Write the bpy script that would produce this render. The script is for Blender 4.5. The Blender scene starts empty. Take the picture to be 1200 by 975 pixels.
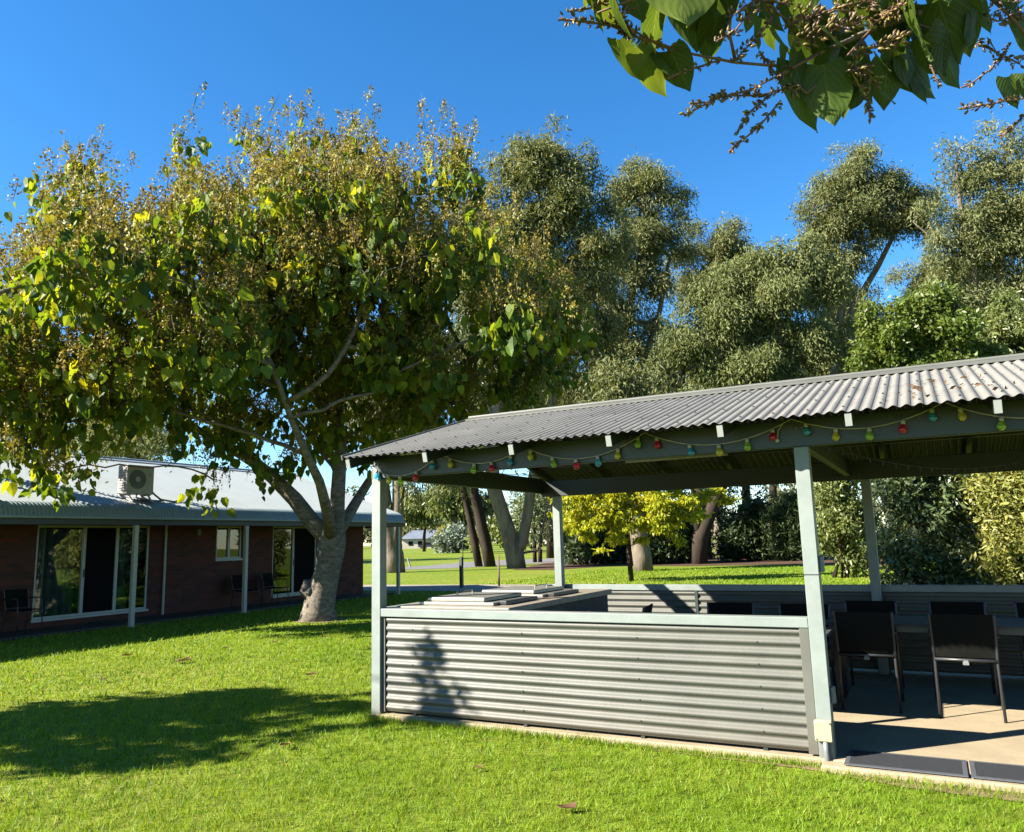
import bpy, math, random
import numpy as np
from mathutils import Vector, Matrix

random.seed(7)
RNG = np.random.default_rng(11)
scene = bpy.context.scene
COL = scene.collection
R_ = math.radians

# ------------------------------------------------------------------ camera
EYE = Vector((0, 0, 1.55))
FOC = 910.0                                   # focal length in photo pixels (1200 wide)
def _n(v): return v / np.linalg.norm(v)
_up = _n(np.array([450 - 600., -5160 - 487.5, FOC]))
_Y = _n(np.array([1093 - 600., 622 - 487.5, FOC]))
_Y = _n(_Y - _up * (_Y @ _up)); _X = np.cross(_Y, _up)
if _X[0] < 0: _X = -_X
RW = np.stack([_X, _Y, _up])                  # camera (right, down, forward) -> world
FWD = RW @ np.array([0, 0, 1.]); RGT = RW @ np.array([1., 0, 0]); DWN = RW @ np.array([0, 1., 0])
cam_d = bpy.data.cameras.new('camera'); cam = bpy.data.objects.new('camera', cam_d); COL.objects.link(cam)
cam_d.sensor_width = 36; cam_d.lens = FOC / 1200 * 36; cam_d.clip_end = 3000; cam_d.clip_start = 0.05
M = Matrix.Identity(4)
for i in range(3):
    M[i][0] = RGT[i]; M[i][1] = -DWN[i]; M[i][2] = -FWD[i]; M[i][3] = EYE[i]
cam.matrix_world = M
scene.camera = cam
def at(px, py, D):                             # world point seen at photo pixel at forward depth D metres
    v = RW @ np.array([(px - 600) / FOC * D, (py - 487.5) / FOC * D, D])
    return Vector((v[0], v[1], v[2] + EYE.z))
def gnd(px, py, z=0.0):
    v = RW @ np.array([(px - 600), (py - 487.5), FOC]); t = (z - EYE.z) / v[2]
    return Vector((v[0] * t, v[1] * t, z))
def depth(p): return float(FWD @ (np.array(p) - np.array(EYE)))

# ------------------------------------------------------------------ light
SUN_EL, SUN_AZ = 32.0, 45.0                    # sun stands behind-left of the camera
sdir = Vector((-math.sin(R_(SUN_AZ)) * math.cos(R_(SUN_EL)), -math.cos(R_(SUN_AZ)) * math.cos(R_(SUN_EL)), math.sin(R_(SUN_EL))))
w = bpy.data.worlds.new('World'); scene.world = w; w.use_nodes = True
nt = w.node_tree; nt.nodes.clear()
sky = nt.nodes.new('ShaderNodeTexSky'); sky.sky_type = 'NISHITA'; sky.sun_disc = False
sky.sun_elevation = R_(SUN_EL); sky.sun_rotation = R_(180 + SUN_AZ)
sky.air_density = 1.0; sky.dust_density = 0.15; sky.ozone_density = 4.0; sky.altitude = 250
hs = nt.nodes.new('ShaderNodeHueSaturation'); hs.inputs['Saturation'].default_value = 1.27
bg = nt.nodes.new('ShaderNodeBackground'); bg.inputs['Strength'].default_value = 0.058
wo = nt.nodes.new('ShaderNodeOutputWorld')
nt.links.new(sky.outputs[0], hs.inputs['Color']); nt.links.new(hs.outputs[0], bg.inputs[0]); nt.links.new(bg.outputs[0], wo.inputs[0])
sl = bpy.data.lights.new('sun', 'SUN'); sl.energy = 5.0; sl.angle = R_(0.5); sl.color = (1.0, 0.93, 0.82)
so = bpy.data.objects.new('sun', sl); COL.objects.link(so)
so.rotation_euler = (-sdir).to_track_quat('-Z', 'Y').to_euler(); so.location = (-20, -20, 30)
scene.view_settings.view_transform = 'Standard'; scene.view_settings.look = 'None'
scene.view_settings.gamma = 1; scene.view_settings.exposure = 2.25; scene.view_settings.use_curve_mapping = False
scene.cycles.max_bounces = 6; scene.cycles.diffuse_bounces = 1; scene.cycles.glossy_bounces = 3
scene.cycles.transmission_bounces = 4; scene.cycles.transparent_max_bounces = 6
scene.cycles.caustics_reflective = False; scene.cycles.caustics_refractive = False

# ------------------------------------------------------------------ materials
def base_mat(name):
    m = bpy.data.materials.new(name); m.use_nodes = True
    return m, m.node_tree, m.node_tree.nodes['Principled BSDF']
def N(t, kind, **kw):
    n = t.nodes.new(kind)
    for k, v in kw.items(): setattr(n, k, v)
    return n
ALB = 0.72
def mat(name, c, rough=0.6, metal=0.0, var=0.15, scale=4.0, bump=0.0, bscale=60.0, spec=0.5, c2=None, stretch=None):
    c = tuple(x * ALB for x in c); c2 = tuple(x * ALB for x in c2) if c2 else None
    m, t, b = base_mat(name)
    b.inputs['Roughness'].default_value = rough; b.inputs['Metallic'].default_value = metal
    b.inputs['Specular IOR Level'].default_value = spec
    tc = N(t, 'ShaderNodeTexCoord')
    src = tc.outputs['Object']
    if stretch:
        mp = N(t, 'ShaderNodeMapping'); mp.inputs['Scale'].default_value = stretch
        t.links.new(src, mp.inputs[0]); src = mp.outputs[0]
    no = N(t, 'ShaderNodeTexNoise'); no.inputs['Scale'].default_value = scale; no.inputs['Detail'].default_value = 6; no.inputs['Roughness'].default_value = 0.65
    t.links.new(src, no.inputs['Vector'])
    rp = N(t, 'ShaderNodeValToRGB'); rp.color_ramp.elements[0].position = 0.3; rp.color_ramp.elements[1].position = 0.7
    d = c2 if c2 else tuple(x * (1 - var) for x in c)
    u = c if c2 else tuple(min(1, x * (1 + var)) for x in c)
    rp.color_ramp.elements[0].color = (*d, 1); rp.color_ramp.elements[1].color = (*u, 1)
    t.links.new(no.outputs['Fac'], rp.inputs[0]); t.links.new(rp.outputs[0], b.inputs['Base Color'])
    if bump:
        n2 = N(t, 'ShaderNodeTexNoise'); n2.inputs['Scale'].default_value = bscale; n2.inputs['Detail'].default_value = 5
        t.links.new(src, n2.inputs['Vector'])
        bp = N(t, 'ShaderNodeBump'); bp.inputs['Strength'].default_value = bump; bp.inputs['Distance'].default_value = 0.02
        t.links.new(n2.outputs['Fac'], bp.inputs['Height']); t.links.new(bp.outputs[0], b.inputs['Normal'])
    return m
def leaf_mat(name, cols, trans=0.35, rough=0.45, spec=0.4, tboost=1.3, vein=False):
    cols = [tuple(x * ALB for x in c) for c in cols]
    m, t, b = base_mat(name)
    a = N(t, 'ShaderNodeAttribute', attribute_name='rnd')
    rp = N(t, 'ShaderNodeValToRGB'); el = rp.color_ramp.elements
    while len(el) < len(cols): el.new(0.5)
    for i, c in enumerate(cols):
        el[i].position = i / max(1, len(cols) - 1); el[i].color = (*c, 1)
    t.links.new(a.outputs['Fac'], rp.inputs[0])
    colout = rp.outputs[0]
    if vein:
        uv = N(t, 'ShaderNodeUVMap', uv_map='UVMap'); sp = N(t, 'ShaderNodeSeparateXYZ'); t.links.new(uv.outputs[0], sp.inputs[0])
        ab = N(t, 'ShaderNodeMath', operation='ABSOLUTE'); t.links.new(sp.outputs[0], ab.inputs[0])
        m1 = N(t, 'ShaderNodeMath', operation='MULTIPLY_ADD'); t.links.new(ab.outputs[0], m1.inputs[0]); m1.inputs[1].default_value = -0.55; t.links.new(sp.outputs[1], m1.inputs[2])
        m2 = N(t, 'ShaderNodeMath', operation='MULTIPLY'); t.links.new(m1.outputs[0], m2.inputs[0]); m2.inputs[1].default_value = 6.5
        fr = N(t, 'ShaderNodeMath', operation='PINGPONG'); t.links.new(m2.outputs[0], fr.inputs[0]); fr.inputs[1].default_value = 0.5
        lt = N(t, 'ShaderNodeMath', operation='LESS_THAN'); t.links.new(fr.outputs[0], lt.inputs[0]); lt.inputs[1].default_value = 0.05
        l2 = N(t, 'ShaderNodeMath', operation='LESS_THAN'); t.links.new(ab.outputs[0], l2.inputs[0]); l2.inputs[1].default_value = 0.035
        mx = N(t, 'ShaderNodeMath', operation='MAXIMUM'); t.links.new(lt.outputs[0], mx.inputs[0]); t.links.new(l2.outputs[0], mx.inputs[1])
        mf = N(t, 'ShaderNodeMath', operation='MULTIPLY'); t.links.new(mx.outputs[0], mf.inputs[0]); mf.inputs[1].default_value = 0.5
        mc = N(t, 'ShaderNodeMix', data_type='RGBA'); t.links.new(mf.outputs[0], mc.inputs[0]); t.links.new(colout, mc.inputs[6]); mc.inputs[7].default_value = (0.10, 0.125, 0.043, 1)
        colout = mc.outputs[2]
        tc = N(t, 'ShaderNodeTexCoord'); ns = N(t, 'ShaderNodeTexNoise'); ns.inputs['Scale'].default_value = 38; ns.inputs['Detail'].default_value = 6; t.links.new(tc.outputs['Object'], ns.inputs['Vector'])
        r3 = N(t, 'ShaderNodeValToRGB'); r3.color_ramp.elements[0].position = .66; r3.color_ramp.elements[0].color = (0, 0, 0, 1); r3.color_ramp.elements[1].position = .74; r3.color_ramp.elements[1].color = (.8, .8, .8, 1)
        t.links.new(ns.outputs['Fac'], r3.inputs[0]); m5 = N(t, 'ShaderNodeMix', data_type='RGBA'); t.links.new(r3.outputs[0], m5.inputs[0]); t.links.new(colout, m5.inputs[6]); m5.inputs[7].default_value = (.10, .075, .02, 1)
        colout = m5.outputs[2]
        bp = N(t, 'ShaderNodeBump'); bp.inputs['Strength'].default_value = 0.4; bp.inputs['Distance'].default_value = 0.004
        t.links.new(fr.outputs[0], bp.inputs['Height']); t.links.new(bp.outputs[0], b.inputs['Normal'])
    t.links.new(colout, b.inputs['Base Color'])
    b.inputs['Roughness'].default_value = rough; b.inputs['Specular IOR Level'].default_value = spec
    tr = N(t, 'ShaderNodeBsdfTranslucent')
    g = N(t, 'ShaderNodeMix', data_type='RGBA', blend_type='MULTIPLY'); g.inputs[0].default_value = 1
    t.links.new(colout, g.inputs[6]); g.inputs[7].default_value = (tboost * 1.15, tboost, tboost * 0.45, 1)
    t.links.new(g.outputs[2], tr.inputs[0])
    mx = N(t, 'ShaderNodeMixShader'); mx.inputs[0].default_value = trans
    t.links.new(b.outputs[0], mx.inputs[1]); t.links.new(tr.outputs[0], mx.inputs[2])
    t.links.new(mx.outputs[0], t.nodes['Material Output'].inputs['Surface'])
    return m

MT = {}
MT['sheet'] = mat('grey_corrugated_steel', (0.113, 0.115, 0.097), 0.5, 0.0, 0.16, 2.0, 0.04, 40, 0.3)
t_ = MT['sheet'].node_tree; b_ = t_.nodes['Principled BSDF']; tc_ = N(t_, 'ShaderNodeTexCoord'); sp_ = N(t_, 'ShaderNodeSeparateXYZ'); t_.links.new(tc_.outputs['Object'], sp_.inputs[0])
mr_ = N(t_, 'ShaderNodeMapRange'); mr_.inputs[1].default_value = 0.05; mr_.inputs[2].default_value = 0.34; mr_.inputs[3].default_value = 0.62; mr_.inputs[4].default_value = 0.0; t_.links.new(sp_.outputs[2], mr_.inputs[0])
ns_ = N(t_, 'ShaderNodeTexNoise'); ns_.inputs['Scale'].default_value = 9; ns_.inputs['Detail'].default_value = 9; ns_.inputs['Roughness'].default_value = .8; t_.links.new(tc_.outputs['Object'], ns_.inputs['Vector'])
mu_ = N(t_, 'ShaderNodeMath', operation='MULTIPLY'); t_.links.new(mr_.outputs[0], mu_.inputs[0]); t_.links.new(ns_.outputs['Fac'], mu_.inputs[1])
mc_ = N(t_, 'ShaderNodeMix', data_type='RGBA'); t_.links.new(mu_.outputs[0], mc_.inputs[0]); t_.links.new(b_.inputs['Base Color'].links[0].from_socket, mc_.inputs[6]); mc_.inputs[7].default_value = (0.085, 0.06, 0.035, 1); t_.links.new(mc_.outputs[2], b_.inputs['Base Color'])
MT['roof_sheet'] = mat('grey_roof_steel', (0.21, 0.203, 0.176), 0.65, 0.0, 0.2, 1.7, 0.04, 30, 0.15)
def splash(m_, z0, z1, amt, col):
    t_ = m_.node_tree; b_ = t_.nodes['Principled BSDF']; tc_ = N(t_, 'ShaderNodeTexCoord'); sp_ = N(t_, 'ShaderNodeSeparateXYZ'); t_.links.new(tc_.outputs['Object'], sp_.inputs[0])
    mr_ = N(t_, 'ShaderNodeMapRange'); mr_.inputs[1].default_value = z0; mr_.inputs[2].default_value = z1; mr_.inputs[3].default_value = amt; mr_.inputs[4].default_value = 0; t_.links.new(sp_.outputs[2], mr_.inputs[0])
    ns_ = N(t_, 'ShaderNodeTexNoise'); ns_.inputs['Scale'].default_value = 30; ns_.inputs['Detail'].default_value = 9; ns_.inputs['Roughness'].default_value = .8; t_.links.new(tc_.outputs['Object'], ns_.inputs['Vector'])
    mu_ = N(t_, 'ShaderNodeMath', operation='MULTIPLY'); t_.links.new(mr_.outputs[0], mu_.inputs[0]); t_.links.new(ns_.outputs['Fac'], mu_.inputs[1])
    mc_ = N(t_, 'ShaderNodeMix', data_type='RGBA'); t_.links.new(mu_.outputs[0], mc_.inputs[0]); t_.links.new(b_.inputs['Base Color'].links[0].from_socket, mc_.inputs[6]); mc_.inputs[7].default_value = (*col, 1); t_.links.new(mc_.outputs[2], b_.inputs['Base Color'])
MT['paint'] = mat('pale_green_paint', (0.20, 0.232, 0.212), 0.5, 0, 0.12, 5, 0.05, 120)
splash(MT['paint'], 0.02, 0.3, .8, (.07, .05, .03))
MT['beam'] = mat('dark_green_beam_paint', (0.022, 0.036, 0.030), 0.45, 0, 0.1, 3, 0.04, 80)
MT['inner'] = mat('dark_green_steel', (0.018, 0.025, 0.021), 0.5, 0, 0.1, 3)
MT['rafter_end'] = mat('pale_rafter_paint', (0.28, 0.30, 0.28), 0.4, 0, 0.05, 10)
MT['conc'] = mat('tan_concrete', (0.33, 0.268, 0.172), 0.85, 0, 0.16, 3.0, 0.15, 90, 0.2)
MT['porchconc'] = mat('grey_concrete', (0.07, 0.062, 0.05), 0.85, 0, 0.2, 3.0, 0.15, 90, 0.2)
MT['pathconc'] = mat('pale_path_concrete', (0.30, 0.255, 0.2), 0.85, 0, 0.12, 2.0, 0.1, 60, 0.2)
MT['cream'] = mat('cream_plastic', (0.40, 0.375, 0.22), 0.4, 0, 0.04, 10)
MT['greyplastic'] = mat('grey_plastic', (0.16, 0.17, 0.175), 0.45, 0, 0.06, 10)
MT['blackmetal'] = mat('charcoal_powdercoat', (0.028, 0.03, 0.034), 0.42, 0, 0.1, 20)
MT['sling'] = mat('black_sling_mesh', (0.010, 0.0105, 0.009), 0.9, 0, 0.12, 30, 0.2, 400, 0.08)
MT['table'] = mat('grey_table_top', (0.05, 0.055, 0.05), 0.6, 0, 0.12, 8, spec=0.25)
MT['rubber'] = mat('black_rubber', (0.018, 0.02, 0.024), 0.75, 0, 0.2, 30, 0.6, 160)
MT['rubberedge'] = mat('grey_rubber_edge', (0.07, 0.075, 0.085), 0.7, 0, 0.1, 30)
MT['steel'] = mat('brushed_steel', (0.36, 0.35, 0.31), 0.4, 0.6, 0.08, 14)
MT['benchtop'] = mat('stone_bench_top', (0.24, 0.21, 0.165), 0.5, 0, 0.2, 9, 0.05)
MT['darkbrick'] = mat('dark_block', (0.075, 0.07, 0.062), 0.85, 0, 0.3, 7, 0.3, 60)
MT['white'] = mat('white_paint', (0.42, 0.41, 0.38), 0.45, 0, 0.05, 5)
MT['postcream'] = mat('cream_post_paint', (0.45, 0.44, 0.36), 0.5, 0, 0.07, 5)
MT['wire'] = mat('white_cable', (0.42, 0.40, 0.35), 0.5, 0, 0.03)
MT['blackwire'] = mat('black_cable', (0.02, 0.02, 0.02), 0.5, 0, 0.03)
MT['housroof'] = mat('pale_blue_green_steel', (0.285, 0.315, 0.308), 0.45, 0, 0.07, 1.2)
MT['bullnose'] = mat('blue_grey_bullnose_steel', (0.22, 0.275, 0.27), 0.4, 0, 0.10, 1.5)
MT['fascia'] = mat('dark_fascia_paint', (0.03, 0.031, 0.025), 0.5, 0, 0.1, 3)
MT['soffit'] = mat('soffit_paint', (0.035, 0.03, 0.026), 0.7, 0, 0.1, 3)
MT['alu'] = mat('pale_window_frame', (0.46, 0.46, 0.40), 0.45, 0, 0.05, 6)
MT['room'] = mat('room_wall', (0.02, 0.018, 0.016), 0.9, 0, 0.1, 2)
MT['curtain'] = mat('pale_teal_curtain', (0.2, 0.29, 0.28), 0.8, 0, 0.1, 5)
MT['fly'] = mat('flyscreen_mesh', (0.004, 0.004, 0.004), 0.8, 0, 0.1, 60, spec=0.1)
MT['acwhite'] = mat('ac_casing', (0.46, 0.445, 0.40), 0.5, 0, 0.05, 6)
MT['acdark'] = mat('ac_grille', (0.16, 0.16, 0.155), 0.5, 0, 0.15, 30)
MT['red'] = mat('red_emblem', (0.45, 0.05, 0.05), 0.4, 0, 0.02)
MT['bark_grey'] = mat('smooth_grey_bark', (0.29, 0.25, 0.20), 0.9, 0, 0.3, 7.0, 0.9, 18, 0.1, c2=(0.085, 0.07, 0.055), stretch=(1, 1, 2.2))
MT['bark_gum'] = mat('pale_gum_bark', (0.30, 0.25, 0.19), 0.9, 0, 0.3, 3.0, 0.9, 7, 0.1, c2=(0.095, 0.073, 0.055), stretch=(1.3, 1.3, 0.3))
MT['bark_dark'] = mat('dark_bark', (0.045, 0.034, 0.026), 0.9, 0, 0.35, 3.0, 0.7, 8, 0.1, stretch=(1, 1, 0.3))
MT['twig'] = mat('brown_twig', (0.11, 0.07, 0.04), 0.8, 0, 0.2, 10)
MT['redtwig'] = mat('reddish_twig', (0.17, 0.085, 0.055), 0.7, 0, 0.2, 30)
MT['deadleaf'] = leaf_mat('dead_brown_leaf', [(0.10, 0.052, 0.025), (0.17, 0.095, 0.045), (0.075, 0.038, 0.022)], 0.15, 0.7, 0.2, 1.0)
MT['mulch'] = mat('bark_mulch', (0.13, 0.075, 0.05), 0.95, 0, 0.4, 5, 0.6, 25, 0.1, c2=(0.06, 0.035, 0.025))
MT['asphalt'] = mat('grey_asphalt', (0.17, 0.165, 0.16), 0.9, 0, 0.12, 1, 0.1, 40, 0.2)
MT['dirt'] = mat('dry_dirt', (0.22, 0.155, 0.085), 0.95, 0, 0.25, 8, 0.4, 50, 0.1)
MT['farwall'] = mat('cream_far_wall', (0.48, 0.42, 0.34), 0.8, 0, 0.1, 0.5)
MT['farroof'] = mat('slate_blue_roof', (0.15, 0.17, 0.21), 0.6, 0, 0.1, 0.5)
MT['darkcar'] = mat('dark_car_paint', (0.03, 0.035, 0.045), 0.25, 0, 0.05)
MT['stakewood'] = mat('weathered_stake', (0.16, 0.10, 0.075), 0.9, 0, 0.25, 14, stretch=(1, 1, .2))
MT['bollard'] = mat('dark_green_steel_post', (0.03, 0.045, 0.04), 0.5, 0, 0.1, 6)

def brick_mat():
    m, t, b = base_mat('red_brown_brick')
    tc = N(t, 'ShaderNodeTexCoord'); sp = N(t, 'ShaderNodeSeparateXYZ'); cb = N(t, 'ShaderNodeCombineXYZ')
    ad = N(t, 'ShaderNodeMath', operation='ADD')
    t.links.new(tc.outputs['Object'], sp.inputs[0]); t.links.new(sp.outputs[0], ad.inputs[0]); t.links.new(sp.outputs[1], ad.inputs[1])
    t.links.new(ad.outputs[0], cb.inputs[0]); t.links.new(sp.outputs[2], cb.inputs[1])
    br = N(t, 'ShaderNodeTexBrick'); t.links.new(cb.outputs[0], br.inputs['Vector'])
    br.inputs['Scale'].default_value = 1; br.inputs['Brick Width'].default_value = 0.24; br.inputs['Row Height'].default_value = 0.086
    br.inputs['Mortar Size'].default_value = 0.006; br.inputs['Color1'].default_value = (0.088, 0.018, 0.007, 1); br.inputs['Color2'].default_value = (0.042, 0.010, 0.005, 1)
    br.inputs['Mortar'].default_value = (0.045, 0.027, 0.019, 1)
    t.links.new(br.outputs['Color'], b.inputs['Base Color']); b.inputs['Roughness'].default_value = 0.85
    bp = N(t, 'ShaderNodeBump'); bp.inputs['Strength'].default_value = 0.5; bp.inputs['Distance'].default_value = 0.01; bp.invert = True
    t.links.new(br.outputs['Fac'], bp.inputs['Height']); t.links.new(bp.outputs[0], b.inputs['Normal'])
    return m
MT['brick'] = brick_mat()
def glass_mat():
    m, t, b = base_mat('window_glass'); t.nodes.remove(b)
    gl = N(t, 'ShaderNodeBsdfGlossy'); gl.inputs['Roughness'].default_value = 0.01; gl.inputs['Color'].default_value = (0.9, 0.95, 0.92, 1)
    tr = N(t, 'ShaderNodeBsdfTransparent'); tr.inputs[0].default_value = (0.72, 0.76, 0.72, 1)
    lw = N(t, 'ShaderNodeFresnel'); lw.inputs['IOR'].default_value = 1.7
    no = N(t, 'ShaderNodeTexNoise'); no.inputs['Scale'].default_value = 1.3
    tc = N(t, 'ShaderNodeTexCoord'); t.links.new(tc.outputs['Object'], no.inputs['Vector'])
    bp = N(t, 'ShaderNodeBump'); bp.inputs['Strength'].default_value = 0.03; bp.inputs['Distance'].default_value = 0.05
    t.links.new(no.outputs['Fac'], bp.inputs['Height']); t.links.new(bp.outputs[0], gl.inputs['Normal'])
    mx = N(t, 'ShaderNodeMixShader'); t.links.new(lw.outputs[0], mx.inputs[0]); t.links.new(tr.outputs[0], mx.inputs[1]); t.links.new(gl.outputs[0], mx.inputs[2])
    t.links.new(mx.outputs[0], t.nodes['Material Output'].inputs['Surface'])
    return m
MT['glass'] = glass_mat()
def bulb_mat(name, c):
    m, t, b = base_mat(name)
    b.inputs['Base Color'].default_value = (*c, 1); b.inputs['Roughness'].default_value = 0.08
    b.inputs['Transmission Weight'].default_value = 0.7; b.inputs['IOR'].default_value = 1.3; b.inputs['Coat Weight'].default_value = 0.6; b.inputs['Coat Roughness'].default_value = 0.03
    no = N(t, 'ShaderNodeTexNoise'); no.inputs['Scale'].default_value = 30
    hs = N(t, 'ShaderNodeMix', data_type='RGBA'); hs.inputs[6].default_value = (*c, 1); hs.inputs[7].default_value = (*[min(1, x * 1.25) for x in c], 1)
    t.links.new(no.outputs['Fac'], hs.inputs[0]); t.links.new(hs.outputs[2], b.inputs['Base Color'])
    return m
BULB = {'red': bulb_mat('red_bulb_glass', (0.75, 0.02, 0.07)), 'blue': bulb_mat('blue_bulb_glass', (0.06, 0.45, 0.75)),
        'yellow': bulb_mat('yellow_bulb_glass', (0.85, 0.72, 0.08)), 'green': bulb_mat('green_bulb_glass', (0.42, 0.70, 0.06))}
def ground_mat():
    m, t, b = base_mat('lawn_soil')
    tc = N(t, 'ShaderNodeTexCoord')
    n1 = N(t, 'ShaderNodeTexNoise'); n1.inputs['Scale'].default_value = 0.12; n1.inputs['Detail'].default_value = 8; n1.inputs['Roughness'].default_value = 0.7
    n2 = N(t, 'ShaderNodeTexNoise'); n2.inputs['Scale'].default_value = 5; n2.inputs['Detail'].default_value = 8; n2.inputs['Roughness'].default_value = 0.75
    t.links.new(tc.outputs['Object'], n1.inputs['Vector']); t.links.new(tc.outputs['Object'], n2.inputs['Vector'])
    r1 = N(t, 'ShaderNodeValToRGB'); e = r1.color_ramp.elements
    e[0].position = 0.36; e[0].color = (0.105, 0.175, 0.0075, 1); e[1].position = 0.66; e[1].color = (0.20, 0.21, 0.036, 1)
    r2 = N(t, 'ShaderNodeValToRGB'); e = r2.color_ramp.elements
    e[0].position = 0.36; e[0].color = (0.42, 0.42, 0.38, 1); e[1].position = 0.66; e[1].color = (1.15, 1.15, 1.1, 1)
    t.links.new(n1.outputs['Fac'], r1.inputs[0]); t.links.new(n2.outputs['Fac'], r2.inputs[0])
    mx = N(t, 'ShaderNodeMix', data_type='RGBA', blend_type='MULTIPLY'); mx.inputs[0].default_value = 1
    t.links.new(r1.outputs[0], mx.inputs[6]); t.links.new(r2.outputs[0], mx.inputs[7]); t.links.new(mx.outputs[2], b.inputs['Base Color'])
    b.inputs['Roughness'].default_value = 0.95; b.inputs['Specular IOR Level'].default_value = 0.1
    bp = N(t, 'ShaderNodeBump'); bp.inputs['Strength'].default_value = 0.6; bp.inputs['Distance'].default_value = 0.05
    t.links.new(n2.outputs['Fac'], bp.inputs['Height']); t.links.new(bp.outputs[0], b.inputs['Normal'])
    return m
MT['ground'] = ground_mat()
MT['grass'] = leaf_mat('grass_blades', [(0.050, 0.115, 0.004), (0.145, 0.27, 0.009), (0.225, 0.345, 0.017), (0.40, 0.41, 0.08)], 0.42, 0.5, 0.2, 1.35)
MT['paul_leaf'] = leaf_mat('heart_leaf_green', [(0.026, 0.055, 0.009), (0.075, 0.135, 0.013), (0.19, 0.25, 0.017), (0.34, 0.33, 0.02)], 0.45, 0.55, 0.22, 1.9)
MT['near_leaf'] = leaf_mat('large_heart_leaf', [(0.040, 0.072, 0.012), (0.068, 0.112, 0.016), (0.12, 0.165, 0.022)], 0.44, 0.5, 0.25, 2.2, vein=True)
MT['pod'] = leaf_mat('golden_brown_seed_bud', [(0.12, 0.095, 0.022), (0.23, 0.19, 0.038), (0.34, 0.29, 0.052), (0.21, 0.245, 0.03)], 0.25, 0.6, 0.25, 1.2)
MT['nearpod'] = leaf_mat('ochre_seed_bud', [(0.075, 0.045, 0.028), (0.16, 0.105, 0.04), (0.28, 0.21, 0.045), (0.085, 0.05, 0.04)], 0.1, 0.45, 0.4, 1.2)
MT['gum'] = leaf_mat('gum_leaf_grey_green', [(0.065, 0.088, 0.035), (0.14, 0.168, 0.066), (0.22, 0.242, 0.105), (0.29, 0.285, 0.13)], 0.34, 0.6, 0.15, 1.3)
MT['gum_pale'] = leaf_mat('pale_olive_leaf', [(0.10, 0.13, 0.046), (0.17, 0.20, 0.075), (0.24, 0.265, 0.105)], 0.32, 0.6, 0.12, 1.3)
MT['fresh'] = leaf_mat('fresh_green_leaf', [(0.065, 0.11, 0.016), (0.12, 0.175, 0.025), (0.18, 0.22, 0.04)], 0.35, 0.45, 0.35, 1.5)
MT['shrub'] = leaf_mat('olive_shrub_leaf', [(0.08, 0.115, 0.028), (0.15, 0.19, 0.048), (0.22, 0.245, 0.075)], 0.32, 0.45, 0.45, 1.3)
MT['shrub_dark'] = leaf_mat('dark_shrub_leaf', [(0.05, 0.08, 0.028), (0.10, 0.14, 0.048), (0.17, 0.205, 0.075)], 0.22, 0.4, 0.5, 1.2)
MT['shrub_yel'] = leaf_mat('yellow_green_shrub_leaf', [(0.17, 0.205, 0.04), (0.28, 0.29, 0.065), (0.38, 0.36, 0.10)], 0.3, 0.5, 0.3, 1.3)
MT['yellow'] = leaf_mat('golden_yellow_leaf', [(0.15, 0.205, 0.012), (0.30, 0.35, 0.016), (0.42, 0.43, 0.02), (0.42, 0.36, 0.03)], 0.45, 0.5, 0.25, 1.5)
MT['black_green'] = leaf_mat('very_dark_leaf', [(0.022, 0.036, 0.012), (0.05, 0.08, 0.024), (0.09, 0.13, 0.04)], 0.25, 0.5, 0.3, 1.0)
MT['blueshrub'] = leaf_mat('blue_green_leaf', [(0.12, 0.17, 0.13), (0.19, 0.24, 0.19), (0.26, 0.30, 0.24)], 0.2, 0.6, 0.2, 1.1)
MT['farwood'] = leaf_mat('far_wood_leaf', [(0.07, 0.09, 0.045), (0.12, 0.13, 0.05), (0.17, 0.16, 0.06)], 0.2, 0.6, 0.2, 1.1)

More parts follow.
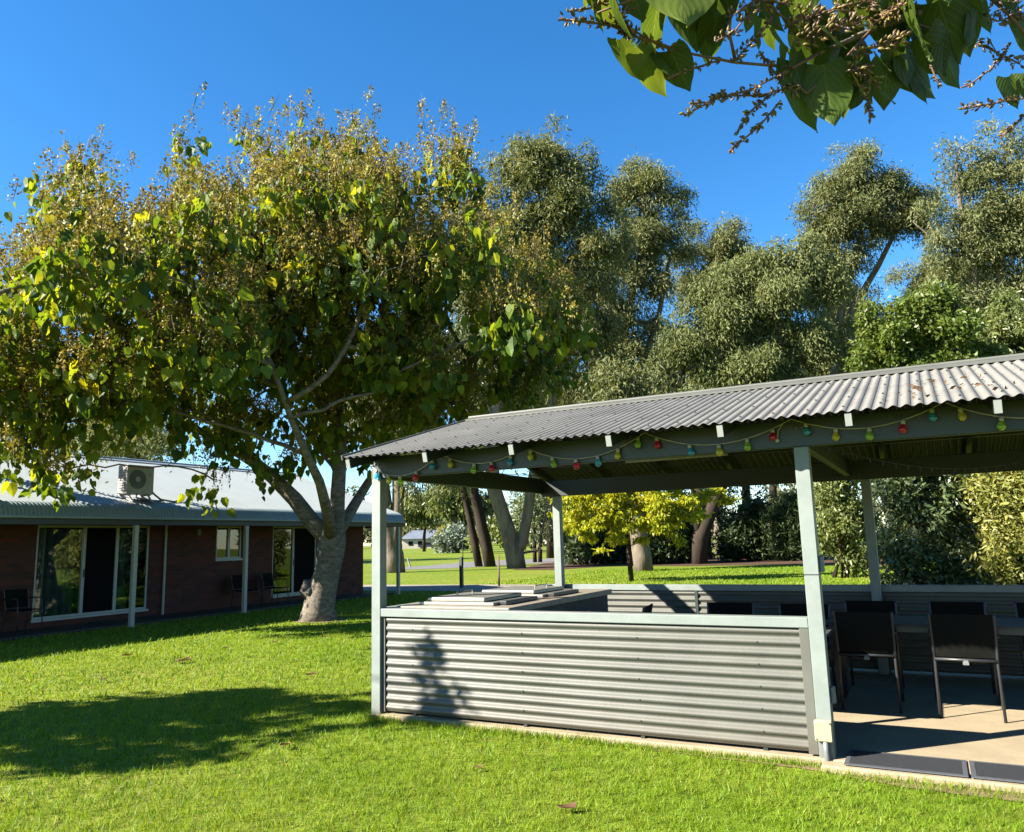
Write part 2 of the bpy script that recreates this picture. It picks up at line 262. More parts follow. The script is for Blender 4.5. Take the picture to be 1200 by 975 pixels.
# ------------------------------------------------------------------ mesh helpers
def link(o, parent=None, world=True):
    COL.objects.link(o)
    if parent is not None:
        o.parent = parent
        if world:
            q = parent; off = Vector((0, 0, 0))
            while q is not None: off += Vector(q.location); q = q.parent
            o.location = -off
    return o
def tag(o, label=None, cat=None, group=None, kind=None):
    if label: o['label'] = label
    if cat: o['category'] = cat
    if group: o['group'] = group
    if kind: o['kind'] = kind
    return o
def empty(name, loc, label, cat, group=None, rz=0):
    o = bpy.data.objects.new(name, None); o.empty_display_size = 0.2; COL.objects.link(o)
    o.location = loc; o.rotation_euler = (0, 0, rz)
    return tag(o, label, cat, group)
class MB:
    def __init__(s): s.v = []; s.f = []
    def add(s, vs, fs):
        k = len(s.v); s.v += [tuple(p) for p in vs]; s.f += [tuple(i + k for i in q) for q in fs]; return s
    def box(s, x0, y0, z0, x1, y1, z1, bev=0.0):
        if bev <= 0:
            vs = [(x, y, z) for z in (z0, z1) for y in (y0, y1) for x in (x0, x1)]
            return s.add(vs, [(0, 2, 3, 1), (4, 5, 7, 6), (0, 1, 5, 4), (2, 6, 7, 3), (0, 4, 6, 2), (1, 3, 7, 5)])
        b = bev; ring = [(x0 + b, y0), (x1 - b, y0), (x1, y0 + b), (x1, y1 - b), (x1 - b, y1), (x0 + b, y1), (x0, y1 - b), (x0, y0 + b)]
        cx, cy = (x0 + x1) / 2, (y0 + y1) / 2
        def ins(p): return (p[0] + (b if p[0] < cx else -b) * 0.7, p[1] + (b if p[1] < cy else -b) * 0.7)
        L = [[(*ins(p), z0) for p in ring], [(*p, z0 + b) for p in ring], [(*p, z1 - b) for p in ring], [(*ins(p), z1) for p in ring]]
        vs = sum(L, []); fs = [tuple(reversed(range(8))), tuple(range(24, 32))]
        for k in range(3):
            for i in range(8): j = (i + 1) % 8; fs.append((k * 8 + i, k * 8 + j, k * 8 + 8 + j, k * 8 + 8 + i))
        return s.add(vs, fs)
    def bar(s, a, b, wd, ht, up=(0, 0, 1)):       # oriented rectangular bar
        a = Vector(a); b = Vector(b); d = (b - a).normalized(); u = Vector(up); sd = d.cross(u).normalized(); u = sd.cross(d).normalized()
        vs = [p + sd * (sx * wd / 2) + u * (sz * ht / 2) for p in (a, b) for sx, sz in ((-1, -1), (1, -1), (1, 1), (-1, 1))]
        return s.add(vs, [(0, 1, 2, 3), (7, 6, 5, 4), (0, 4, 5, 1), (1, 5, 6, 2), (2, 6, 7, 3), (3, 7, 4, 0)])
    def tube(s, pts, r, n=8, cap=True):
        pts = [Vector(p) for p in pts]; rs = r if hasattr(r, '__len__') else [r] * len(pts)
        d = (pts[1] - pts[0]).normalized(); u = d.orthogonal().normalized(); k = len(s.v); vs = []; fs = []
        for i, p in enumerate(pts):
            if i == 0: t = d
            elif i == len(pts) - 1: t = (pts[i] - pts[i - 1]).normalized()
            else: t = ((pts[i + 1] - pts[i]).normalized() + (pts[i] - pts[i - 1]).normalized()).normalized()
            u = (u - t * u.dot(t)).normalized(); v = t.cross(u)
            for j in range(n):
                a = 2 * math.pi * j / n; vs.append(p + (u * math.cos(a) + v * math.sin(a)) * rs[i])
        for i in range(len(pts) - 1):
            for j in range(n):
                q = (j + 1) % n; fs.append((i * n + j, i * n + q, i * n + n + q, i * n + n + j))
        if cap: fs.append(tuple(reversed(range(n)))); fs.append(tuple(range(len(pts) * n - n, len(pts) * n)))
        return s.add(vs, fs)
    def lathe(s, prof, n=14, o=(0, 0, 0), axis='z'):
        vs = []; fs = []; o = Vector(o)
        for r, h in prof:
            for j in range(n):
                a = 2 * math.pi * j / n; c, q = r * math.cos(a), r * math.sin(a)
                p = {'z': (c, q, h), 'x': (h, c, q), 'y': (q, h, c)}[axis]; vs.append(o + Vector(p))
        for i in range(len(prof) - 1):
            for j in range(n):
                q = (j + 1) % n; fs.append((i * n + j, i * n + q, i * n + n + q, i * n + n + j))
        return s.add(vs, fs)
    def build(s, name, m, parent=None, smooth=False, world=True):
        me = bpy.data.meshes.new(name); me.from_pydata(s.v, [], s.f); me.update()
        me.materials.append(m)
        if smooth: me.polygons.foreach_set('use_smooth', [True] * len(me.polygons))
        o = bpy.data.objects.new(name, me)
        return link(o, parent, world)
def npmesh(name, V, F, m, parent=None, rnd=None, smooth=False, world=True, mats=None, uv=None):
    V = np.asarray(V, np.float32).reshape(-1, 3); F = np.asarray(F, np.int32); k = F.shape[1]; nf = len(F)
    me = bpy.data.meshes.new(name); me.vertices.add(len(V)); me.vertices.foreach_set('co', V.ravel())
    me.loops.add(nf * k); me.loops.foreach_set('vertex_index', F.ravel())
    me.polygons.add(nf); me.polygons.foreach_set('loop_start', np.arange(nf, dtype=np.int32) * k)
    me.polygons.foreach_set('loop_total', np.full(nf, k, np.int32))
    if rnd is not None:
        a = me.attributes.new('rnd', 'FLOAT', 'FACE'); a.data.foreach_set('value', np.asarray(rnd, np.float32))
    if uv is not None:
        l = me.uv_layers.new(name='UVMap'); l.data.foreach_set('uv', np.asarray(uv, np.float32)[F.ravel()].ravel())
    me.materials.append(m); me.update(calc_edges=True)
    me.polygons.foreach_set('use_smooth', np.full(nf, bool(smooth)))
    o = bpy.data.objects.new(name, me)
    return link(o, parent, world)
def grid_faces(nu, nv):
    i = np.arange(nu - 1)[:, None] * nv + np.arange(nv - 1)[None, :]
    i = i.ravel(); return np.stack([i, i + 1, i + nv + 1, i + nv], 1)
def unit(a): return a / np.maximum(1e-9, np.linalg.norm(a, axis=-1, keepdims=True))
def structure(o): o['kind'] = 'structure'; return o

# ------------------------------------------------------------------ ground, roads
g = MB(); g.add([(-900, -300, 0), (500, -300, 0), (500, 1200, 0), (-900, 1200, 0)], [(0, 1, 2, 3)])
structure(g.build('ground', MT['ground']))
def flat(name, pts, z, m):
    b = MB(); b.add([(p[0], p[1], z) for p in pts], [tuple(range(len(pts)))]); return structure(b.build(name, m))
flat('path', [(-26, 21.6), (-11.2, 21.6), (-11.2, 24.6), (-13.0, 25.2), (-26, 24.2)], 0.012, MT['pathconc'])
rp = [gnd(*p) for p in ((440, 668.5), (500, 667), (545, 665.5), (600, 662), (700, 657), (760, 654), (760, 651.5), (700, 653), (600, 656), (545, 659), (500, 663), (440, 666))]
flat('road', rp, 0.010, MT['asphalt'])
mp_ = [gnd(*p) for p in ((600, 668), (650, 668), (720, 663), (800, 663.5), (900, 662), (1010, 661), (1040, 670), (1080, 672), (1080, 655), (1000, 650), (860, 652), (700, 655), (640, 660))]
flat('mulch_bed', mp_, 0.014, MT['mulch'])

# ------------------------------------------------------------------ pavilion
X0, X1 = -4.63, 4.55          # outer faces of the end posts
YF, YB = 5.86, 9.62           # outer faces of front and back
EAVE_Y, EAVE_Z, RIDGE_Y, RIDGE_Z = 5.47, 2.335, 7.74, 2.965
XM0, XM1 = -0.825, -0.725     # middle posts
slope = (RIDGE_Z - EAVE_Z) / (RIDGE_Y - EAVE_Y)
def roofz(y): return EAVE_Z + (min(y, 2 * RIDGE_Y - y) - EAVE_Y) * slope
s_ = MB(); s_.box(X0 + 0.002, 5.838, -0.1, X1 + 0.1, YB + 0.12, 0.05, 0.008)
s_.box(-0.80, 5.70, -0.1, X1 + 0.1, 5.836, 0.044, 0.012); structure(s_.build('pavilion_slab', MT['conc']))
flat('dirt_strip', [(-2.2, 5.80), (-0.9, 5.72), (-0.3, 5.55), (0.6, 5.5), (1.8, 5.45), (1.8, 5.71), (-0.78, 5.71), (-0.82, 5.845), (-2.2, 5.845)], 0.006, MT['dirt'])
pav = empty('pavilion', (-2.7, 7.74, 0), 'open barbecue shelter with grey corrugated roof and low corrugated walls on the lawn', 'pavilion')
def corr_sheet(p0, along, across, length, width, pitch, amp, normal, name, m, parent, seg=8, rows=2, phase=0.0):
    """sheet with ribs running along `along`; the wave goes across"""
    p0 = np.array(p0, float); al = np.array(along, float); ac = np.array(across, float); no = np.array(normal, float)
    nw = int(width / pitch * seg) + 1; u = np.linspace(0, width, nw); wv = amp * np.sin(2 * math.pi * u / pitch + phase)
    vv = np.linspace(0, length, rows)
    V = p0 + vv[:, None, None] * al + u[None, :, None] * ac + wv[None, :, None] * no
    return npmesh(name, V.reshape(-1, 3), grid_faces(rows, nw), m, parent, smooth=True)
sl_len = math.hypot(RIDGE_Y - EAVE_Y, RIDGE_Z - EAVE_Z); c_, s__ = (RIDGE_Y - EAVE_Y) / sl_len, (RIDGE_Z - EAVE_Z) / sl_len
corr_sheet((X0 - 0.03, EAVE_Y, EAVE_Z), (0, c_, s__), (1, 0, 0), sl_len - 0.01, X1 - X0 + 0.06, 0.0762, 0.0082, (0, -s__, c_), 'roof_sheet', MT['roof_sheet'], pav, 10)
corr_sheet((X0 - 0.03, 2 * RIDGE_Y - EAVE_Y, EAVE_Z), (0, -c_, s__), (1, 0, 0), sl_len - 0.01, X1 - X0 + 0.06, 0.0762, 0.0095, (0, s__, c_), 'roof_sheet', MT['roof_sheet'], pav, 8)
MT['roof_shade'] = mat('painted_roof_shade', (0.02, 0.0215, 0.022), 0.75, 0, 0.15, 3)  # shade of the roof underside, put into the colour of an added sheet
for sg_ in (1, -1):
    corr_sheet((X0 - 0.02, EAVE_Y + .01 if sg_ > 0 else 2 * RIDGE_Y - EAVE_Y - .01, EAVE_Z - .004), (0, sg_ * c_, s__), (1, 0, 0), sl_len - 0.02, X1 - X0 + 0.04, 0.0762, 0.0095, (0, -sg_ * s__, c_), 'roof_shade_sheet', MT['roof_shade'], pav, 8)
scw = MB()
for yy_ in (5.62, 6.15, 6.75, 7.3):
    for k_ in range(1, 120, 3):
        xs_ = X0 - .03 + (k_ + .25) * .0762
        if xs_ > 2.2: break
        p_ = Vector((xs_, yy_, roofz(yy_) + .0105)); scw.lathe([(.0001, .008), (.006, .007), (.0065, .003), (.011, .001)], 6, p_)
so_ = scw.build('roof_screws', MT['inner'], pav); so_['kind'] = 'stuff'
rc = MB()
for sgn in (-1, 1):
    a = Vector((0, RIDGE_Y + sgn * 0.13, RIDGE_Z - 0.13 * s__ / c_ + 0.022)); b = Vector((0, RIDGE_Y, RIDGE_Z + 0.03))
    rc.add([(X0 - 0.05, a.y, a.z), (X1 + 0.05, a.y, a.z), (X1 + 0.05, b.y, b.z), (X0 - 0.05, b.y, b.z), (X0 - 0.05, a.y, a.z - 0.012), (X1 + 0.05, a.y, a.z - 0.012)], [(0, 1, 2, 3), (4, 5, 1, 0)])
rc.tube([(X0 - 0.05, RIDGE_Y, RIDGE_Z + 0.028), (X1 + 0.05, RIDGE_Y, RIDGE_Z + 0.028)], 0.022, 8)
rc.build('ridge_cap', MT['sheet'], pav)
for sgn in (-1, 1):
    bc = MB(); ey = RIDGE_Y + sgn * (RIDGE_Y - EAVE_Y)
    bc.bar((X0 - 0.035, ey, EAVE_Z + 0.002), (X0 - 0.035, RIDGE_Y + sgn * 0.13, RIDGE_Z - 0.036 + 0.002), 0.014, 0.045)
    bc.build('barge_trim', MT['sheet'], pav)
def roofz_old(y): return EAVE_Z + (min(y, 2 * RIDGE_Y - y) - EAVE_Y) * slope
rx = -4.60
k = 0
while rx < X1 - 0.02:
    for sgn in (-1, 1):
        rb = MB(); y_e = RIDGE_Y + sgn * (RIDGE_Y - EAVE_Y - 0.02)
        a = Vector((rx, y_e, roofz(y_e) - 0.062)); b = Vector((rx, RIDGE_Y + sgn * 0.03, RIDGE_Z - 0.07))
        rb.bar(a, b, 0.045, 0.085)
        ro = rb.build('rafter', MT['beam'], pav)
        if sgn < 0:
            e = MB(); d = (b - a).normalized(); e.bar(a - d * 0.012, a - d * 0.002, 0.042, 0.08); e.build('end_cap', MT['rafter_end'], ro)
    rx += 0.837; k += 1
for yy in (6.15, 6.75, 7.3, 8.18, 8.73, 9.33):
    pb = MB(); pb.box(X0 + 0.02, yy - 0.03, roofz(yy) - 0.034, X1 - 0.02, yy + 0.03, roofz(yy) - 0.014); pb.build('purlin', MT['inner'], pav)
def beam(x0, y0, z0, x1, y1, z1, m=None):
    b = MB(); b.box(x0, y0, z0, x1, y1, z1, 0.006); return b.build('beam', m or MT['beam'], pav)
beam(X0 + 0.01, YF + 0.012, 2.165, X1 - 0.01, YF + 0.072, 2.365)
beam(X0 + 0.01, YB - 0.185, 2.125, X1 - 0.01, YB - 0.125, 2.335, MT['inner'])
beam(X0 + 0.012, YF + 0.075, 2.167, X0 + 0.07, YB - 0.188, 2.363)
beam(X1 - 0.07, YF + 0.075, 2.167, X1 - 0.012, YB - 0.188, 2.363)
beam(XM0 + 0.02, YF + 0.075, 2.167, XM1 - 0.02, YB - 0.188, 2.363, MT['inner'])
def post(x0, x1, y0, y1, top=2.163):
    b = MB(); b.box(x0, y0, 0.0 if y0 < 6 else 0.05, x1, y1, top, 0.004); return b.build('post', MT['paint'], pav)
post(X0, X0 + 0.1, YF, YF + 0.1)
pfr = post(XM0, XM1, YF - 0.002, YF + 0.1)
post(X1 - 0.1, X1, YF, YF + 0.1)
for a in (X0 + 0.205, XM0 + 0.172, X1 - 0.215): post(a, a + 0.1, YB - 0.205, YB - 0.105, 2.123)
tp = MB(); tp.box(X0 + 0.001, YF - 0.001, 2.164, X0 + 0.009, YF + 0.1, 2.30); tp.add([], []); tp.build('bracket', MT['rafter_end'], pav)
tp = MB(); tp.add([(X0 + 0.0, YF + 0.004, 2.165), (X0 + 0.1, YF + 0.004, 2.165), (X0 + 0.0, YF + 0.004, 2.30), (X0, YF + 0.011, 2.165), (X0 + 0.1, YF + 0.011, 2.165), (X0, YF + 0.011, 2.30)],
                  [(0, 1, 2), (5, 4, 3), (0, 2, 5, 3), (1, 4, 5, 2), (0, 3, 4, 1)]); tp.build('gusset', MT['rafter_end'], pav)
for bx_ in (X0 + .03, X0 + .07, XM0 + .03, XM0 + .07):
    b = MB(); b.lathe([(.0001, -.012), (.009, -.011), (.0095, 0)], 6, (bx_, YF + .0115, 2.215 if (bx_ * 100) % 2 > 1 else 2.30), 'y'); b.build('bolt', MT['greyplastic'], pav)
eb = MB(); eb.box(XM0 - 0.012, YF - 0.05, 0.165, XM1 + 0.002, YF - 0.004, 0.30, 0.007); ebo = eb.build('electrical_box', MT['cream'], pfr)
for sx in (0.012, 0.1):
    sc_ = MB(); sc_.lathe([(0.0001, -0.003), (0.005, -0.003), (0.005, 0.002)], 8, (XM0 - 0.012 + sx, YF - 0.05, 0.284 if sx > .05 else 0.18), 'y')
    sc_.build('screw', MT['blackmetal'], ebo)
cd = MB(); cd.tube([(XM0 + 0.05, YF - 0.028, 0.165), (XM0 + 0.052, YF - 0.03, 0.1), (XM0 + 0.058, YF - 0.034, -0.05)], 0.018, 10); cd.build('conduit', MT['greyplastic'], pfr, True)
for z in (0.40, 1.28):
    sb = MB(); sb.box(XM1 + 0.001, YF + 0.03, z, XM1 + 0.03, YF + 0.09, z + 0.11, 0.005); sb.build('switch_box', MT['greyplastic'], pfr)
tiep = MB(); tiep.box(XM0 - 0.003, YF - 0.005, 1.262, XM1 + 0.003, YF + 0.103, 1.267); tiep.build('cable_tie', MT['blackwire'], pfr)
def ribwall(x0, x1, y, z0=0.075, z1=0.898, nrm=(0, -1, 0)):
    p = Vector((x0, y, z0)) if nrm[1] else Vector((y, x0, z0))
    corr_sheet(p, (1, 0, 0) if nrm[1] else (0, 1, 0), (0, 0, 1), x1 - x0, z1 - z0, 0.0762, 0.0118, nrm, 'wall_panel', MT['sheet'], pav, 10, 2, -1.2)
def cap(x0, y0, x1, y1):
    b = MB(); b.box(x0, y0, 0.90, x1, y1, 0.97, 0.004); b.build('wall_cap', MT['paint'], pav)
def trim(x0, y0, x1, y1, z1=0.899):
    b = MB(); b.box(x0, y0, 0.065, x1, y1, z1, 0.002); b.build('wall_trim', MT['sheet'], pav)
ribwall(X0 + 0.155, -2.62, YF + 0.03); ribwall(-2.66, XM0 - 0.064, YF + 0.0285); ribwall(X0 + 0.12, XM0 - 0.03, YF + 0.085, nrm=(0, 1, 0))
cap(X0 + 0.101, YF + 0.002, XM0 - 0.001, YF + 0.112)
trim(X0 + 0.102, YF + 0.028, X0 + 0.135, YF + 0.09); trim(XM0 - 0.066, YF + 0.008, XM0 - 0.002, YF + 0.09)
for fx in (-4.2, -3.1, -2.1, -1.2):
    b = MB(); b.box(fx, YF + 0.045, 0.05, fx + 0.03, YF + 0.07, 0.9); b.build('wall_stud', MT['inner'], pav)
br_ = MB(); br_.box(X0 + 0.11, YF + 0.05, 0.078, XM0 - 0.01, YF + 0.066, 0.11); br_.box(X0 + 0.11, YF + 0.05, 0.86, XM0 - 0.01, YF + 0.066, 0.897); br_.build('wall_rail', MT['inner'], pav)
scw = MB()
for fx in (-4.185, -3.085, -2.085, -1.185):
    for k_ in range(1, 11, 2): scw.lathe([(.0001, -.006), (.0055, -.005), (.006, 0), (.010, .002)], 6, (fx, YF + .019, .075 + .0762 * (k_ + .44)), 'y')
so_ = scw.build('wall_screws', MT['inner'], pav); so_['kind'] = 'stuff'
# back wall: two bays
for a, b in ((X0 + 0.002, XM0 + 0.22), (XM0 + 0.222, X1 - 0.002)):
    ribwall(a, b, YB - 0.075); ribwall(a, b, YB - 0.02, nrm=(0, 1, 0)); cap(a, YB - 0.098, b, YB + 0.004)
    for fx in (a + 0.03, (a + b) / 2, b - 0.06): 
        st = MB(); st.box(fx, YB - 0.094, 0.05, fx + 0.035, YB - 0.088, 0.9); st.build('wall_stud', MT['beam'], pav)
ribwall(YF + 0.105, YB - 0.105, X0 + 0.03, nrm=(-1, 0, 0)); ribwall(YF + 0.105, YB - 0.105, X0 + 0.075, nrm=(1, 0, 0)); cap(X0 + 0.002, YF + 0.113, X0 + 0.11, YB - 0.1)
ribwall(YF + 0.105, YB - 0.105, X1 - 0.03, nrm=(1, 0, 0)); cap(X1 - 0.11, YF + 0.113, X1 - 0.002, YB - 0.1)

# strip light under the roof
sl_t = empty('strip_light', (-2.3, 7.6, 2.3), 'pale strip light fixed under the shelter roof beams', 'light')
b = MB(); b.box(-2.75, 7.55, 2.345, -1.65, 7.65, 2.39, 0.004); b.build('housing', MT['white'], sl_t)
b = MB(); b.tube([(-2.72, 7.6, 2.33), (-1.68, 7.6, 2.33)], 0.018, 8); b.build('tube', MT['white'], sl_t, True)
for bx_ in (-2.6, -1.83):
    b = MB(); b.box(bx_, 7.59, 2.391, bx_ + .03, 7.61, 2.86); b.build('bracket', MT['inner'], sl_t)

# festoon lights along the front beam
SY = YF - 0.012
def px_on(px, py, y):
    v = RW @ np.array([px - 600, py - 487.5, FOC]); t = y / v[1]; return Vector((v[0] * t, y, v[2] * t + EYE.z))
fest = empty('festoon_lights', (-2.5, SY, 2.3), 'white cable of red, blue, green and yellow festoon bulbs looped along the front beam', 'string lights')
peaks = [px_on(*p, SY) for p in ((437, 548), (515, 531), (615, 524), (755, 507), (927, 491), (1106, 471))] + [Vector((1.12, SY, 2.36)), Vector((2.1, SY, 2.36))]
bul = [[('blue', .06), ('yellow', .24), ('green', .42), ('red', .66), ('blue', .90)], [('yellow', .13), ('green', .42), ('red', .62), ('blue', .84)],
       [('yellow', .05), ('green', .24), ('red', .44), ('blue', .62), ('yellow', .79), ('green', .95)], [('red', .09), ('blue', .32), ('yellow', .52), ('green', .71), ('red', .88)],
       [('blue', .10), ('yellow', .30), ('green', .52), ('red', .74), ('blue', .92)], [('yellow', .09), ('green', .32), ('red', .55), ('blue', .8)], [('yellow', .1), ('green', .35), ('red', .6), ('blue', .85)]]
sags = [0.135, 0.115, 0.15, 0.14, 0.12, 0.14, 0.13]
wire_pts = []
socks = {}
def bulb_mesh():
    b = MB(); pr = [(0.0001, -0.083), (0.012, -0.081), (0.022, -0.073), (0.027, -0.062), (0.027, -0.052), (0.022, -0.040), (0.016, -0.030), (0.013, -0.024), (0.0125, -0.018)]
    b.lathe(pr, 14); return b
def sock_mesh():
    b = MB(); b.lathe([(0.0001, 0.012), (0.009, 0.011), (0.0145, 0.004), (0.0155, -0.012), (0.0145, -0.021), (0.0001, -0.021)], 12); return b
proto_sock = None; bulb_protos = {}
for i in range(len(peaks) - 1):
    a, b = peaks[i], peaks[i + 1]
    def pt(t, a=a, b=b, sg=sags[i]): 
        p = a.lerp(b, t); p.z -= 4 * sg * t * (1 - t); return p
    wire_pts += [pt(t) for t in np.linspace(0, 1, 15)[(0 if i == 0 else 1):]]
    for col, t in bul[i]:
        p = pt(t)
        if col not in bulb_protos:
            o = bulb_mesh().build('bulb', BULB[col], None, True); sk = sock_mesh().build('socket', MT['white'], o, True, False); bulb_protos[col] = (o, sk)
        else:
            o0, s0 = bulb_protos[col]; o = o0.copy(); COL.objects.link(o); sk = s0.copy(); COL.objects.link(sk); sk.parent = o
        o.parent = fest; o.location = p - Vector(fest.location) + Vector((0, -0.004, -0.008))
        o.rotation_euler = (random.uniform(-.2, .1), random.uniform(-.2, .2), 0); o['label'] = col + ' glass bulb in a white socket'
b = MB(); b.tube(wire_pts, 0.0042, 6); b.build('cable', MT['wire'], fest, True)
# little hanging plug
b = MB(); q = px_on(911, 515, SY); b.tube([px_on(917, 497, SY), px_on(912, 505, SY), q], 0.004, 6); b.box(q.x - .012, q.y - .01, q.z - .02, q.x + .012, q.y + .01, q.z); b.build('plug', MT['wire'], fest)
# dark fairy-light strings under the roof
fl = empty('fairy_light_string', (-2.4, 7.7, 2.25), 'thin black string of tiny fairy lights sagging under the shelter roof', 'string lights')
def cat(a, b, sag, n=24):
    a = Vector(a); b = Vector(b); out = []
    for t in np.linspace(0, 1, n): p = a.lerp(b, t); p.z -= 4 * sag * t * (1 - t); out.append(p)
    return out
b = MB(); bb = MB()
for a, c, sg in (((-3.9, 5.95, 2.24), (-1.9, 7.9, 2.30), .12), ((-1.9, 7.9, 2.30), (-0.8, 9.5, 2.2), .1), ((-0.7, 6.0, 2.2), (1.2, 9.0, 2.3), .2)):
    ps = cat(a, c, sg); b.tube(ps, 0.003, 5)
    for p in ps[1:-1]: bb.tube([p, p - Vector((0, 0, 0.03))], 0.005, 5)
b.build('cable', MT['blackwire'], fl); bb.build('tiny_bulbs', MT['blackwire'], fl)

# rubber mats on the threshold
def matt(x0, x1, y0, y1, label):
    t = empty('rubber_mat', ((x0 + x1) / 2, (y0 + y1) / 2, 0.05), label, 'mat', 'rubber mats along the slab edge')
    b = MB(); b.box(x0 + .03, y0 + .03, 0.052, x1 - .03, y1 - .03, 0.060); b.build('tread', MT['rubber'], t)
    e = MB(); e.box(x0, y0, 0.052, x1, y0 + .028, 0.059); e.box(x0, y1 - .028, 0.052, x1, y1, 0.059); e.box(x0, y0 + .029, 0.052, x0 + .028, y1 - .029, 0.059); e.box(x1 - .028, y0 + .029, 0.052, x1, y1 - .029, 0.059)
    e.build('border', MT['rubberedge'], t)
matt(-0.66, 0.045, 5.735, 6.12, 'black rubber mat with grey border at the foot of the pale green post')
matt(0.062, 0.78, 5.735, 6.12, 'black rubber mat with grey border at the slab edge, cut by the picture edge')

# ------------------------------------------------------------------ sling chairs and tables
def make_chair(name, label, group):
    t = empty(name, (0, 0, 0), label, 'chair', group)
    W = 0.225                                                     # local: y = 0 at back legs, faces +y
    for sx in (-1, 1):
        b = MB(); b.tube([(sx * W, -0.03, 0), (sx * (W - .005), 0.035, 0.43), (sx * (W - .003), 0.03, 0.46), (sx * (W + .003), -0.042, 0.80), (sx * (W + .003), -0.046, 0.82)], 0.0115, 8); b.build('back_leg', MT['blackmetal'], t, True, False)
        b = MB(); b.tube([(sx * (W + .01), 0.50, 0), (sx * (W + .01), 0.46, 0.42), (sx * (W + .012), 0.445, 0.62), (sx * (W + .013), 0.40, 0.645)], 0.0115, 8); b.build('front_leg', MT['blackmetal'], t, True, False)
        b = MB(); b.tube([(sx * (W + .013), 0.42, 0.645), (sx * (W + .015), 0.25, 0.655), (sx * (W + .013), 0.0, 0.645)], 0.014, 8); b.build('armrest', MT['blackmetal'], t, True, False)
        b = MB(); b.tube([(sx * (W - .005), 0.035, 0.43), (sx * (W - .004), 0.25, 0.425), (sx * (W - .004), 0.47, 0.43)], 0.0115, 8); b.build('seat_rail', MT['blackmetal'], t, True, False)
    b = MB(); b.tube([(-W, 0.02, 0.455), (W, 0.02, 0.455)], 0.0125, 8); b.build('crossbar', MT['blackmetal'], t, True, False)
    b = MB(); b.tube([(-W, 0.46, 0.40), (W, 0.46, 0.40)], 0.0105, 8); b.build('front_crossbar', MT['blackmetal'], t, True, False)
    u = np.linspace(-1, 1, 9); v = np.linspace(0, 1, 10)
    V = [(uu * (W - .001), 0.024 - 0.074 * vv - 0.028 * (1 - uu * uu) * math.sin(math.pi * min(1, vv * 1.05 + .05)), 0.475 + vv * 0.345) for vv in v for uu in u]
    V2 = [(x, y + 0.006, z) for x, y, z in V]; F = grid_faces(10, 9)
    npmesh('backrest', V + V2, np.vstack([F, F[:, ::-1] + len(V)]), MT['sling'], t, smooth=True, world=False)
    V = [(uu * (W - .012), 0.035 + 0.43 * vv, 0.436 - 0.03 * (1 - uu * uu) * math.sin(math.pi * vv)) for vv in v for uu in u]
    V2 = [(x, y, z + 0.006) for x, y, z in V]
    npmesh('seat', V + V2, np.vstack([F[:, ::-1], F + len(V)]), MT['sling'], t, smooth=True, world=False)
    b = MB(); b.box(-0.022, -0.002, 0.418, 0.022, 0.004, 0.444, 0.002); b.box(-0.016, 0.004, 0.43, 0.016, 0.012, 0.455); b.build('tag', MT['greyplastic'], t, False, False)
    return t
def dup(root, loc, rz, label, group=None):
    r = root.copy(); COL.objects.link(r); r.location = loc; r.rotation_euler = (0, 0, rz); r['label'] = label
    if group: r['group'] = group
    for ch in list(root.children):
        c = ch.copy(); COL.objects.link(c); c.parent = r
    return r
GC = 'black sling chairs under the shelter'
ch = make_chair('sling_chair', 'black sling chair, back to the lawn, fully shaded next to the pale green post', GC)
ch.location = (-0.605, 7.50, 0.05); ch.rotation_euler = (0, 0, R_(1.5))
dup(ch, (0.132, 7.435, 0.05), R_(-1), 'black sling chair with its back to the lawn and sunlight dappling the lower backrest')
dup(ch, (-0.62, 8.62, 0.05), R_(180), 'black sling chair facing the lawn across the table behind the shaded chair')
dup(ch, (0.13, 8.62, 0.05), R_(179), 'black sling chair facing the lawn across the table behind the dappled chair')
dup(ch, (0.83, 8.6, 0.05), R_(181), 'black sling chair facing the lawn across the table, by the picture edge')
dup(ch, (-1.90, 8.20, 0.05), R_(182), 'black sling chair whose backrest shows over the low wall by the shaded back wall')
dup(ch, (-1.18, 8.15, 0.05), R_(178), 'black sling chair half hidden behind the pale green post above the low wall')
dup(ch, (-2.66, 7.75, 0.05), R_(98), 'black sling chair turned sideways by the sunlit part of the back wall')
def table(name, x0, x1, y0, y1, z, label):
    t = empty(name, ((x0 + x1) / 2, (y0 + y1) / 2, 0.05), label, 'table', 'outdoor tables under the shelter')
    b = MB()
    n = 7; wd = (y1 - y0) / n
    for i in range(n): b.box(x0, y0 + i * wd + .003, z - .022, x1, y0 + (i + 1) * wd - .003, z, 0.003)
    b.build('table_top', MT['table'], t)
    b = MB(); b.box(x0 + .04, y0 + .03, z - .07, x1 - .04, y0 + .06, z - .023); b.box(x0 + .04, y1 - .06, z - .07, x1 - .04, y1 - .03, z - .023); b.build('table_frame', MT['blackmetal'], t)
    for x in (x0 + .06, x1 - .11):
        for y in (y0 + .065, y1 - .115):
            b = MB(); b.box(x, y, 0.05, x + .05, y + .05, z - .024, .003); b.build('leg', MT['blackmetal'], t)
table('dining_table', -0.95, 1.75, 7.66, 8.42, 0.755, 'long grey slatted table between the two rows of black chairs')
table('dining_table', -2.45, -0.84, 6.62, 7.45, 0.735, 'grey slatted table behind the low front wall, hidden but for its shadow on the slab')

